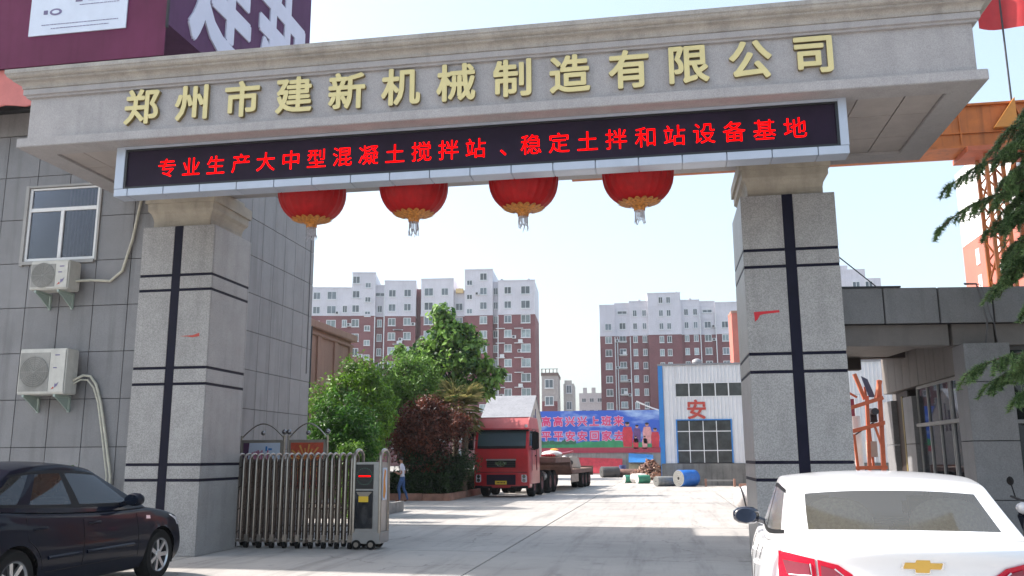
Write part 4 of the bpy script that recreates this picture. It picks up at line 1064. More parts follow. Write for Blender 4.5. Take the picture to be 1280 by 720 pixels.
# ------------------------------------------------------------------ saloon cars
def interp(tab, x):
    if x <= tab[0][0]: return tab[0][1]
    for (a, p), (b, q) in zip(tab, tab[1:]):
        if x <= b:
            t = (x-a)/(b-a); return p+(q-p)*t
    return tab[-1][1]
def sinterp(tab, x):   # smooth (Catmull-Rom) table
    n = len(tab)
    if x <= tab[0][0]: return tab[0][1]
    if x >= tab[-1][0]: return tab[-1][1]
    for i in range(n-1):
        if x <= tab[i+1][0]:
            x0, x1 = tab[i][0], tab[i+1][0]; t = (x-x0)/(x1-x0)
            y0, y1 = tab[i][1], tab[i+1][1]
            m0 = (y1-tab[i-1][1])/(x1-tab[i-1][0])*(x1-x0) if i else (y1-y0)
            m1 = (tab[i+2][1]-y0)/(tab[i+2][0]-x0)*(x1-x0) if i+2 < n else (y1-y0)
            return (2*t**3-3*t*t+1)*y0+(t**3-2*t*t+t)*m0+(-2*t**3+3*t*t)*y1+(t**3-t*t)*m1
def boxgrid(As, Bs, Cs, fn, facemat, skip=()):
    idx = {}; vs = []; fs = []; ms = []
    def V(i, j, k):
        key = (i, j, k)
        if key not in idx: idx[key] = len(vs); vs.append(fn(As[i], Bs[j], Cs[k]))
        return idx[key]
    na, nb, nc = len(As)-1, len(Bs)-1, len(Cs)-1
    def quad(side, a, b, c, d, ca, cb, cc):
        m = facemat(side, ca, cb, cc)
        if m is None: return
        fs.append((a, b, c, d)); ms.append(m)
    for i in range(na):
        for k in range(nc):
            for j, sd in ((0, 'R'), (nb, 'L')):
                quad(sd, V(i, j, k), V(i+1, j, k), V(i+1, j, k+1), V(i, j, k+1), (As[i]+As[i+1])/2, Bs[j], (Cs[k]+Cs[k+1])/2)
    for i in range(na):
        for j in range(nb):
            for k, sd in ((0, 'bottom'), (nc, 'top')):
                if sd in skip: continue
                quad(sd, V(i, j, k), V(i+1, j, k), V(i+1, j+1, k), V(i, j+1, k), (As[i]+As[i+1])/2, (Bs[j]+Bs[j+1])/2, Cs[k])
    for j in range(nb):
        for k in range(nc):
            for i, sd in ((0, 'rear'), (na, 'front')):
                quad(sd, V(i, j, k), V(i, j+1, k), V(i, j+1, k+1), V(i, j, k+1), As[i], (Bs[j]+Bs[j+1])/2, (Cs[k]+Cs[k+1])/2)
    return vs, fs, ms
def subsurf(vs, fs, ms, nm, lv=2):
    me = bpy.data.meshes.new('x'); me.from_pydata(vs, [], fs)
    for k in range(nm): me.materials.append(None)
    me.polygons.foreach_set('material_index', ms)
    bm = bmesh.new(); bm.from_mesh(me); bmesh.ops.recalc_face_normals(bm, faces=bm.faces); bm.to_mesh(me); bm.free()
    o = bpy.data.objects.new('x', me); COL.objects.link(o)
    md = o.modifiers.new('s', 'SUBSURF'); md.levels = lv; md.boundary_smooth = 'PRESERVE_CORNERS'
    dg = bpy.context.evaluated_depsgraph_get(); dg.update()
    r = bpy.data.meshes.new_from_object(o.evaluated_get(dg)); bpy.data.objects.remove(o)
    return r
def pick(me, name, cond, mats, parent, off=0, smooth=35, **k):
    bm = bmesh.new(); bm.from_mesh(me)
    bmesh.ops.delete(bm, geom=[f for f in bm.faces if not cond(f)], context='FACES')
    if off:
        bm.normal_update()
        for v in bm.verts: v.co += v.normal*off
    bmesh.ops.delete(bm, geom=[v for v in bm.verts if not v.link_faces], context='VERTS')
    for f in bm.faces: f.material_index = 0; f.smooth = True
    r = bpy.data.meshes.new(name); bm.to_mesh(r); bm.free()
    r.materials.append(mats); 
    if smooth: r.set_sharp_from_angle(angle=R(smooth))
    if not len(r.polygons): return None
    return put(name, r, parent, **k)
def patch(bvh, poly, frame, dirv, name, m, parent, off=.004, cell=.05):
    # thin moulded piece laid over the body: poly in (u,v) of frame, thrown along dirv onto the surface
    bm = bmesh.new(); vs = [bm.verts.new((u, v, 0)) for u, v in poly]; bm.faces.new(vs)
    us = [p[0] for p in poly]; ws = [p[1] for p in poly]
    for ax, lo, hi in ((0, min(us), max(us)), (1, min(ws), max(ws))):
        x = math.floor(lo/cell)*cell
        while x < hi:
            n = Vector((1, 0, 0)) if ax == 0 else Vector((0, 1, 0))
            bmesh.ops.bisect_plane(bm, geom=bm.verts[:]+bm.edges[:]+bm.faces[:], plane_co=n*x, plane_no=n); x += cell
    o, U, V = frame; ok = True
    for v in bm.verts:
        p = o+U*v.co.x+V*v.co.y
        h = bvh.ray_cast(p, dirv)
        if h[0] is None: ok = False; continue
        nn = h[1] if h[1].dot(dirv) < 0 else -h[1]
        v.co = h[0]+nn*off
    ext = [e for e in bm.edges if e.is_boundary]
    r = bmesh.ops.extrude_edge_only(bm, edges=ext)
    for v in [g for g in r['geom'] if isinstance(g, bmesh.types.BMVert)]: v.co += dirv*(.02)
    bmesh.ops.triangulate(bm, faces=bm.faces[:])
    for f in bm.faces: f.smooth = True
    me = bpy.data.meshes.new(name); bm.to_mesh(me); bm.free(); me.materials.append(m); me.set_sharp_from_angle(angle=R(30))
    return put(name, me, parent)
def wheel(t, x, y, r, w, spokes, rimmat, side):
    # side = +1 left
    T = Matrix.Translation((x, y, r)) @ Matrix.Rotation(R(-90*side), 4, 'X')
    q = MB(); q.lathe([(r*.66, -w/2), (r*.92, -w/2), (r*.985, -w*.38), (r, -w*.2), (r, w*.2), (r*.985, w*.38), (r*.92, w/2), (r*.66, w/2), (r*.64, 0)], n=36, T=T, caps=False)
    wh = q.build('wheel', M['rubber'], t, smooth=35, local=True)
    q = MB(); q.lathe([(r*.67, -w*.3), (r*.67, w*.50), (r*.63, w*.52), (r*.60, w*.44), (r*.58, w*.1), (r*.1, w*.1)], n=36, T=T, caps=False)
    q.build('rim_barrel', M['darkmetal'], wh, smooth=35, local=True)
    q = MB()
    for k in range(spokes):
        a = 2*math.pi*k/spokes
        for da in ((-.10, .06) if spokes <= 6 else (0,)):
            c, s = math.cos(a+da), math.sin(a+da); pw = .022
            u = Vector((c, s, 0)); v = Vector((-s, c, 0))
            p = [u*r*.14-v*pw, u*r*.14+v*pw, u*r*.62+v*pw*1.15, u*r*.62-v*pw*1.15]
            z0, z1 = w*.30, w*.46
            q.add([(a_.x, a_.y, z0) for a_ in p]+[(p[0].x, p[0].y, z1*.9), (p[1].x, p[1].y, z1*.9), (p[2].x, p[2].y, z1), (p[3].x, p[3].y, z1)], [(4, 5, 6, 7), (0, 1, 5, 4), (1, 2, 6, 5), (2, 3, 7, 6), (3, 0, 4, 7)], T=T)
    q.lathe([(r*.19, w*.2), (r*.19, w*.42), (r*.15, w*.46), (.001, w*.46)], n=20, T=T)
    q.lathe([(r*.60, w*.36), (r*.66, w*.5), (r*.63, w*.52), (r*.585, w*.42)], n=36, T=T, caps=False)
    q.build('rim', rimmat, wh, smooth=30, local=True)
    return wh
def saloon(label, loc, rz, P):
    t = thing('saloon_car', label, 'car', loc, rz)
    Lh, W = P['L']/2, P['W']/2
    wb, wr = P['axf'], P['axr']; AR = P['arch']
    ztop, zbot = P['ztop'], lambda x: interp([(-Lh, .30), (-Lh+.35, .21), (-.9, .19), (.9, .19), (Lh-.35, .20), (Lh, .24)], x)
    def fn(a, b, c):
        x0 = a*Lh
        end = max(0, (abs(a)-.80)/.20)
        prof = interp(P['rear'], c) if a < 0 else interp(P['front'], c)
        plan = P['plan']*abs(b)**2.8
        x = x0 - math.copysign(1, a)*(end**1.5)*(prof+plan)
        zt = sinterp(ztop, x0)
        zt2 = zt - P.get('drop', .05)*abs(b)**3
        zb = zbot(x0); z = zb+(zt2-zb)*c
        hw = interp(P['side'], c)
        tap = 1-.10*max(0, (abs(a)-.62)/.38)**2
        return (x, b*W*hw*tap, z)
    As = sorted(set([-1, -.985, -.95, -.9, 1, .985, .95, .9]+[round(-.86+.86*2*i/38, 4) for i in range(39)]))
    Bs = [-1, -.96, -.85, -.65, -.4, -.15, .15, .4, .65, .85, .96, 1]
    Cs = [0, .06, .16, .28, .40, .52, .64, .76, .86, .94, 1]
    def lm(side, a, b, c): return 0
    vs, fs, ms = boxgrid(As, Bs, Cs, fn, lm)
    # wheel arches: drop side faces inside the arch and pull the rim of the hole onto a circle
    keep = []; 
    for f, m in zip(fs, ms):
        c = sum((Vector(vs[i]) for i in f), Vector())/len(f)
        rad = min(math.hypot(c.x-wb, c.z-P['wr']), math.hypot(c.x-wr, c.z-P['wr']))
        side = abs(c.y) > W*.60
        if rad < AR and side and c.z < .9: continue
        keep.append((f, m))
    edge = {}
    for f, m in keep:
        for i in range(len(f)):
            e = tuple(sorted((f[i], f[(i+1) % len(f)]))); edge[e] = edge.get(e, 0)+1
    bv = {i for e, n in edge.items() if n == 1 for i in e}
    for i in bv:
        v = vs[i]
        for cx in (wb, wr):
            d = math.hypot(v[0]-cx, v[2]-P['wr'])
            if d < AR*1.35 and v[2] > zbot(0)+.02 and abs(v[1]) > W*.5:
                vs[i] = (cx+(v[0]-cx)/d*AR, v[1], P['wr']+(v[2]-P['wr'])/d*AR)
    me = subsurf(vs, [f for f, m in keep], [m for f, m in keep], 1)
    bm = bmesh.new(); bm.from_mesh(me); bvh = BVHTree.FromBMesh(bm); bm.free()
    # split into panels along the door cuts
    d0, d1, d2 = P['doors']
    zd = .36
    def reg(f):
        c = f.calc_center_median()
        side = abs(c.y) > W*.80 and abs(f.normal.z) < .75
        zc = sinterp(ztop, c.x)-.02
        if side and c.z > zd and c.z < zc:
            rad = math.hypot(c.x-wr, c.z-P['wr'])
            if d1 < c.x < d0: return 'fd'+('L' if c.y > 0 else 'R')
            if d2 < c.x <= d1 and rad > AR+.05: return 'rd'+('L' if c.y > 0 else 'R')
        if side is False and c.z > .55:
            if c.x > P['hood'] and abs(c.y) < W*.80: return 'hood'
            if c.x < P['trunk'] and abs(c.y) < W*.76 and c.z > .62: return 'trunk'
        if c.z < P['bump'] and abs(c.x) > Lh-.55: return 'bumperF' if c.x > 0 else 'bumperR'
        return 'body'
    pm = P['paint']
    for key, nm in (('body', 'body'), ('fdL', 'door'), ('fdR', 'door'), ('rdL', 'door'), ('rdR', 'door'), ('hood', 'bonnet'), ('trunk', 'boot_lid'), ('bumperF', 'bumper'), ('bumperR', 'bumper')):
        o = pick(me, nm, lambda f: reg(f) == key, pm, t)
        if nm == 'door' and o:
            s = 1 if key[2] == 'L' else -1
            xh = (d1+.10) if key[0] == 'f' else (d2+.12)
            zz = P['hz']
            h = bvh.ray_cast(Vector((xh+.08, s*2, zz)), Vector((0, -s, 0)))
            if h[0]:
                q = MB(); y = h[0].y
                q.tube([(xh, y-.0*s, zz), (xh+.02, y+.020*s, zz+.005), (xh+.10, y+.026*s, zz+.01), (xh+.18, y+.020*s, zz+.008), (xh+.21, y, zz+.005)], P.get('hr', .014), 6)
                q.build('handle', pm, o, local=True, smooth=50)
    # seams: dark grooves
    def seam(pts, dirv, nm='seam', r=.0045):
        out = []
        for p in pts:
            h = bvh.ray_cast(Vector(p), Vector(dirv))
            if h[0]: out.append(h[0]+Vector(dirv)*-.0005)
        if len(out) > 2:
            q = MB(); q.tube(out, r, 4); q.build(nm, M['black'], t, local=True)
    for s in (1, -1):
        for xs_ in (d0, d1):
            seam([(xs_+(.06*(.6-z) if xs_ == d0 else .02*(z-.6)), s*2, z) for z in [.36+.045*i for i in range(int((sinterp(ztop, xs_)-.40)/.045))]], (0, -s, 0))
        pts = []
        for i in range(18):
            a = R(75-i*9.2); pts.append((wr+(AR+.06)*math.cos(a), s*2, P['wr']+(AR+.06)*math.sin(a)))
        pts = [(d2+.02, s*2, z) for z in (1.0, .95, .9)]+[p for p in pts if p[2] > .36 and p[0] > d2]
        seam(pts, (0, -s, 0))
        seam([(wr+AR+.10+.1*i, s*2, .36) for i in range(int((d0-wr-AR-.15)/.1)+1)], (0, -s, 0))
        if P['mould']:
            for (a0, a1) in ((d1+.05, d0-.10), (wr+AR+.12, d1-.05)):
                pts = []
                for i in range(12):
                    h = bvh.ray_cast(Vector((a0+(a1-a0)*i/11, s*2, P['mould'])), Vector((0, -s, 0)))
                    if h[0]: pts.append(h[0])
                q = MB(); q.tube(pts, .022, 6); q.build('side_moulding', pm, t, local=True, smooth=50)
        # wheels and wells
        for cx in (wb, wr):
            wheel(t, cx, s*(W-.115), P['wr'], .20, P['spokes'], P['rim'], s)
            q = MB(); n = 20
            vs_ = []; 
            for yy in (W-.04, W-.45):
                for i in range(n+1):
                    a = R(-20+220*i/n); vs_.append((cx+(AR+.012)*math.cos(a), s*yy, P['wr']+(AR+.012)*math.sin(a)))
            q.add(vs_, [(i, i+1, n+2+i, n+1+i) for i in range(n)]+[tuple(range(n+1, 2*n+2))]); q.build('wheel_well', M['black'], t, local=True, recalc=False)
        q = MB(); 
    # sump
    q = MB(); q.box(-Lh+.35, Lh-.35, -W+.42, W-.42, .17, .35); q.build('underbody', M['black'], t, local=True)
    # ---- greenhouse
    g = P['gh']
    zb_ = lambda x: sinterp(ztop, x)-.035
    aw = g['a']   # side grid lines: list of (a, isglass after)
    As = g['As']
    def side_kind(a):
        for lo, hi in g['win']:
            if lo < a < hi: return True
        return False
    def gf(a, b, c):
        tt = (a+1)/2
        xr = g['xrb']+(g['xrt']-g['xrb'])*c; xf = g['xfb']+(g['xft']-g['xfb'])*c
        x = xr+(xf-xr)*tt
        bow = .10*(1-abs(b)**2.2)*(1-.3*c)
        if a > .5: x += bow*(a-.5)*2
        if a < -.5: x -= bow*.8*(-a-.5)*2
        z0 = zb_(max(-Lh, min(Lh, x)))
        zr = g['zr']-g['arch']*(abs(a-g['apex'])**2.2)
        zr -= .045*abs(b)**2.4
        z = z0+(zr-z0)*c
        w = g['wb']+(g['wt']-g['wb'])*c**1.15
        w *= 1-g['tf']*max(0, a-.3)**2-g['tr']*(1-.75*c)*max(0, -a-.3)**2*1.2
        return (x, b*w, z)
    Bs = [-1, -.955, -.89, -.875, -.6, -.3, 0, .3, .6, .875, .89, .955, 1]
    Cs = [0, .115, .13, .4, .65, .86, .875, 1]
    def gm(side, a, b, c):
        if side in 'LR':
            if .13 < c < .86:
                return 1 if side_kind(a) else (2 if g['blackpillar'][0] < a < g['blackpillar'][1] else 0)
            if .115 < c < .875 and g['trim'][0] < a < g['trim'][1]: return 2
            return 0
        if side in ('front', 'rear'):
            if abs(b) < .875 and .13 < c < .86: return 3 if side == 'front' else 4
            if side == 'rear' and not P.get('reartrim', 1): return 0
            if abs(b) < .89 and .115 < c < .875: return 2
            return 0
        return 0
    vs, fs, ms = boxgrid(As, Bs, Cs, gf, gm, skip=('bottom',))
    me = subsurf(vs, fs, ms, 5)
    pick(me, 'roof', lambda f: f.material_index == 0, pm, t)
    pick(me, 'window_trim', lambda f: f.material_index == 2, M['black'], t)
    pick(me, 'windscreen', lambda f: f.material_index == 3, M['carglass'], t)
    rw = pick(me, 'rear_window', lambda f: f.material_index == 4, M['carglassr'], t)
    ed = g['win']
    for s in (1, -1):
        for (lo, hi) in ed:
            x0 = lambda z, a: 0
            def inw(f, lo=lo, hi=hi, s=s):
                if f.material_index != 1: return False
                c = f.calc_center_median()
                if c.y*s < 0: return False
                # recover a from x and height
                z0 = zb_(c.x); zr = g['zr']-g['arch']*.2
                cc = max(0, min(1, (c.z-z0)/(zr-z0)))
                xr = g['xrb']+(g['xrt']-g['xrb'])*cc; xf = g['xfb']+(g['xft']-g['xfb'])*cc
                a = 2*(c.x-xr)/(xf-xr)-1
                mid = [(-9 if k == 0 else (ed[k-1][1]+ed[k][0])/2, 9 if k == len(ed)-1 else (ed[k][1]+ed[k+1][0])/2) for k in range(len(ed))][ed.index((lo, hi))]
                return mid[0] < a < mid[1]
            pick(me, 'side_window', inw, P.get('sglass', M['carglass']), t)
    # interior
    q = MB()
    q.box(-1.0, 1.0, -W+.2, W-.2, .30, .40)
    q.build('cabin_floor', M['black'], t, local=True)
    for s in (1, -1):
        q = MB(); q.box(-.05, .45, s*.38-.24, s*.38+.24, .42, .58); q.extr([(-.08, .55), (.06, .58), (-.14, 1.10), (-.26, 1.08)], s*.38-.23, s*.38+.23, lambda u, v, w: (u, w, v)); st = q.build('front_seat', M['leather'], t, local=True, bevel=.04, smooth=40)
        q = MB(); q.box(-.30, -.19, s*.38-.13, s*.38+.13, 1.12, 1.29); q.build('headrest', M['leather'], st, local=True, bevel=.04, smooth=40)
    q = MB(); q.box(-1.15, -.60, -.62, .62, .42, .60); q.extr([(-1.12, .55), (-.98, .58), (-1.20, .99), (-1.32, .98)], -.62, .62, lambda u, v, w: (u, w, v)); q.build('rear_seat', P['seat'], t, local=True, bevel=.04, smooth=40)
    for yy in (-.36, .34):
        q = MB(); q.lathe([(.001, -.12), (.12, -.11), (.18, -.07), (.205, -.03), (.21, .01), (.20, .045), (.175, .08), (.13, .108), (.07, .125), (.001, .13)], n=32, T=Matrix.Translation((-1.24, yy, P.get('hrz', 1.07))) @ Matrix.Diagonal((.55, 1.15, P.get('hrs', .95), 1))); q.build('rear_headrest', P['seat'], t, local=True, smooth=60)
    q = MB(); q.box(g['xrb']+.08, -1.22, -.60, .60, P['shelf']-.03, P['shelf']); q.build('parcel_shelf', M['leather'], t, local=True)
    q = MB(); q.box(.75, 1.15, -.66, .66, .70, .92); q.build('dashboard', M['black'], t, local=True, bevel=.05)
    q = MB(); T = Matrix.Translation((.62, .36, .92)) @ Matrix.Rotation(R(-65), 4, 'Y'); 
    q.tube([T @ Vector((.18*math.cos(a), .18*math.sin(a), 0)) for a in [2*math.pi*k/16 for k in range(17)]], .014, 5); q.build('steering_wheel', M['black'], t, local=True, smooth=50)
    # mirrors
    for s in (1, -1):
        mx, my, mz = P['mirror']
        q = MB(); q.lathe([(.001, -.10), (.05, -.095), (.085, -.06), (.098, 0), (.09, .06), (.06, .095), (.001, .105)], n=18, T=Matrix.Translation((mx, s*my, mz)) @ Matrix.Rotation(R(90), 4, 'X') @ Matrix.Diagonal((.72, .80, 1.15, 1)))
        mo = q.build('door_mirror', P['mirrormat'], t, local=True, smooth=60)
        q = MB(); q.tube([(mx, s*(my-.09), mz-.03), (mx-.0, s*(my-.17), mz-.06), (mx+.01, s*(my-.22), mz-.075)], .03, 6); q.build('mirror_arm', P['mirrormat'], mo, local=True, smooth=50)
        q = MB(); q.lathe([(.072, 0), (.072, .004)], n=24, T=Matrix.Translation((mx-.070, s*my, mz)) @ Matrix.Rotation(R(-90), 4, 'Y') @ Matrix.Diagonal((.85, 1.25, 1, 1))); q.build('mirror_glass', M['mirrorgl'], mo, local=True)
    return t, bvh, Lh, W
Xd, Yd, Zd = Vector((1, 0, 0)), Vector((0, 1, 0)), Vector((0, 0, 1))

def black_car():
    P = dict(L=4.5, W=1.775, axf=1.36, axr=-1.29, wr=.315, arch=.355, plan=.34, drop=.05,
        ztop=[(-2.25, .93), (-2.0, 1.01), (-1.6, 1.04), (-1.0, 1.00), (0, .955), (.7, .945), (1.1, .95), (1.5, .90), (1.9, .80), (2.12, .72), (2.25, .64)],
        side=[(0, .90), (.12, .965), (.35, 1.0), (.62, .995), (.85, .965), (1, .93)],
        rear=[(0, .10), (.3, .0), (.6, .04), (.85, .09), (1, .14)], front=[(0, .10), (.25, .0), (.5, .02), (.8, .09), (1, .18)],
        doors=(.84, -.22, -1.16), hood=1.02, trunk=-1.85, bump=.52, paint=M['paintblk'], hz=.80, mould=.50, spokes=7, rim=M['rim'], seat=M['leather'], shelf=.98,
        mirror=(.57, .96, 1.03), mirrormat=M['paintblk'],
        gh=dict(a=None, xrb=-1.94, xrt=-1.12, xfb=1.12, xft=.18, zr=1.49, arch=.055, apex=0, wb=.80, wt=.585, tf=.06, tr=.14,
                As=[-1, -.96, -.90, -.72, -.55, -.515, -.48, -.2, .02, .045, .085, .11, .4, .66, .80, .84, .92, .97, 1],
                win=[(-.90, -.55), (-.48, .045), (.11, .84)], blackpillar=(.02, .12), trim=(-.95, .90)))
    t, bvh, Lh, W = saloon('black saloon car parked at the foot of the left pillar', BC[0], BC[1], P)
    t.scale = (1.03, 1.03, 1.06)
    for s in (1, -1):
        # headlamp wrapping the front corner, side repeater, fog lamp
        fr = (Vector((3, 0, 0)), Yd, Zd)
        patch(bvh, [(s*.50, .60), (s*.83, .66), (s*.83, .80), (s*.70, .76), (s*.52, .68)], fr, -Xd, 'headlamp', M['lampclr'], t)
        fr = (Vector((0, s*3, 0)), Xd, Zd)
        patch(bvh, [(1.78, .66), (2.06, .62), (2.02, .70), (1.72, .77)], fr, -Yd*s, 'headlamp_side', M['lampclr'], t)
        patch(bvh, [(1.02, .78), (1.11, .775), (1.11, .815), (1.03, .82)], fr, -Yd*s, 'side_repeater', M['lampclr'], t, cell=.1)
        patch(bvh, [(-2.12, .68), (-1.86, .72), (-1.80, .88), (-2.1, .90)], fr, -Yd*s, 'tail_lamp', M['lampred'], t)
    fr = (Vector((3, 0, 0)), Yd, Zd)
    patch(bvh, [(-.42, .50), (.42, .50), (.42, .62), (-.42, .62)], fr, -Xd, 'grille', M['black'], t)
    patch(bvh, [(-.55, .28), (.55, .28), (.48, .40), (-.48, .40)], fr, -Xd, 'air_intake', M['black'], t)
def white_car():
    P = dict(L=4.60, W=1.79, axf=1.40, axr=-1.285, wr=.325, arch=.37, plan=.30, drop=.045,
        ztop=[(-2.30, 1.085), (-2.15, 1.115), (-1.9, 1.125), (-1.5, 1.09), (-1.0, 1.04), (0, .985), (.8, .98), (1.1, .99), (1.5, .94), (1.95, .83), (2.15, .74), (2.30, .66)],
        side=[(0, .90), (.12, .965), (.35, 1.0), (.62, 1.0), (.85, .97), (1, .92)],
        rear=[(0, .10), (.25, .0), (.45, .02), (.60, .07), (.85, .06), (.95, .02), (1, .03)], front=[(0, .10), (.25, .0), (.5, .02), (.8, .09), (1, .18)],
        doors=(.93, -.12, -1.12), hood=1.15, trunk=-1.80, bump=.52, paint=M['paintwht'], hz=.84, mould=0, spokes=5, rim=M['rim'], seat=M['seatfur'], reartrim=0, hr=.009, sglass=glassmat('side_glass_grey', (.12, .12, .10), .4, .22, 1.35, .85), shelf=1.0, hrz=1.14, hrs=1.35,
        mirror=(.70, .93, 1.07), mirrormat=M['mirrorblk'],
        gh=dict(a=None, xrb=-1.80, xrt=-1.08, xfb=1.28, xft=.30, zr=1.485, arch=.05, apex=0, wb=.79, wt=.66, tf=.06, tr=.24,
                As=[-1, -.97, -.92, -.90, -.86, -.5, -.2, .02, .045, .085, .11, .4, .66, .80, .84, .92, .97, 1],
                win=[(-.86, .045), (.11, .84)], blackpillar=(.02, .12), trim=(-.91, .90)))
    t, bvh, Lh, W = saloon('white saloon car seen from behind with red tail lamps and a gold bow tie emblem', WC[0], WC[1], P)
    fr = (Vector((-4, 0, 0)), Yd, Zd)
    for s in (1, -1):
        # tail lamp: body part + boot lid part, each with a darker inner lens and a white outline
        patch(bvh, [(s*.765, 1.028), (s*.565, 1.0), (s*.55, .80), (s*.765, .80)], fr, Xd, 'tail_lamp', M['lampred'], t, off=.010)
        patch(bvh, [(s*.55, .998), (s*.44, .975), (s*.37, .925), (s*.33, .82), (s*.54, .80)], fr, Xd, 'tail_lamp', M['lampred'], t, off=.010)
        for pl in ([(s*.735, .98), (s*.595, .97), (s*.59, .90), (s*.715, .895)], [(s*.53, .968), (s*.465, .95), (s*.415, .91), (s*.53, .895)]):
            patch(bvh, pl, fr, Xd, 'lamp_lens', M['lampdark'], t, off=.017)
            q = MB(); pts = []
            for (u, v) in pl+[pl[0]]:
                h = bvh.ray_cast(Vector((-4, u, v)), Xd)
                if h[0]: pts.append(h[0]-Xd*.021)
            q.tube(pts[1:4], .005, 5); q.build('lamp_outline', M['lampclr'], t, local=True)
        patch(bvh, [(s*.75, .85), (s*.56, .85), (s*.56, .80), (s*.75, .80)], fr, Xd, 'indicator', M['orange'], t, off=.014)
    # bow tie emblem
    q = MB(); pr = [(-.105, -.016), (-.105+.012, .018), (-.036, .018), (-.034, .036), (.040, .036), (.038, .018), (.105, .018), (.093, -.016), (.034, -.016), (.032, -.036), (-.042, -.036), (-.040, -.016)]
    q = MB(); q.extr([(-u, v) for u, v in pr], 0, .012); h = bvh.ray_cast(Vector((-4, 0, .985)), Xd)
    T = Matrix.Translation(h[0]+Vector((-.014, 0, 0))) @ Matrix(((0, 0, 1, 0), (1, 0, 0, 0), (0, 1, 0, 0), (0, 0, 0, 1)))
    put('emblem', q.mesh('emblem', M['bowtie'], bevel=.003, T=T), t)
    q = MB(); q.extr([(-u*1.12, v*1.15) for u, v in pr], 0, .006); put('emblem_rim', q.mesh('emblem_rim', M['chrome'], T=T @ Matrix.Translation((0, 0, .006))), t)
    q = MB(); h = bvh.ray_cast(Vector((-4, 0, .72)), Xd); q.box(h[0].x-.012, h[0].x+.01, -.22, .22, .65, .79); q.build('number_plate', M['blue'], t, local=True)
    # dashed defroster base, boot seam
    pts = [(-4, -.64+.08*i, .70) for i in range(17)]
    q = MB(); o_ = [bvh.ray_cast(Vector(p), Xd)[0] for p in pts]; q.tube([p for p in o_ if p], .004, 4); q.build('seam', M['black'], t, local=True)
M['mirrorgl'] = mat('mirror_dark', (.03, .045, .08), .08, metal=.8, var=0)
M['seatfur'] = mat('plush_cover', (.34, .34, .25), .95, var=.3, scale=40, bump=.8, bscale=30)
M['mirrorblk'] = mat('mirror_black', (.01, .015, .03), .15, var=0, coat=1)
BC = ((-7.64, 9.84, 0), R(90)); WC = ((1.59, 7.69, 0), R(85.55))
black_car(); white_car()

# ------------------------------------------------------------------ truck and trailer
def twheel(t, x, y, r, w, side, hub=None):
    T = Matrix.Translation((x, y, r)) @ Matrix.Rotation(R(-90*side), 4, 'X')
    q = MB(); q.lathe([(r*.56, -w/2), (r*.9, -w/2), (r, -w*.36), (r, w*.36), (r*.9, w/2), (r*.56, w/2), (r*.54, 0)], n=28, T=T, caps=False)
    wh = q.build('wheel', M['rubber'], t, smooth=35, local=True)
    q = MB(); q.lathe([(r*.57, -w*.4), (r*.57, w*.46), (r*.50, w*.42), (r*.40, w*.1), (r*.22, w*.12), (r*.2, w*.42), (.001, w*.45)], n=24, T=T)
    for k in range(8):
        a = math.pi*k/4; q.cyl((r*.3*math.cos(a), r*.3*math.sin(a), w*.1), (r*.3*math.cos(a), r*.3*math.sin(a), w*.2), .02, n=6, T=T)
    q.build('hub', hub or M['truckhub'], wh, smooth=35, local=True)
M['truckhub'] = mat('truck_hub', (.16, .06, .06), .6, var=.3)
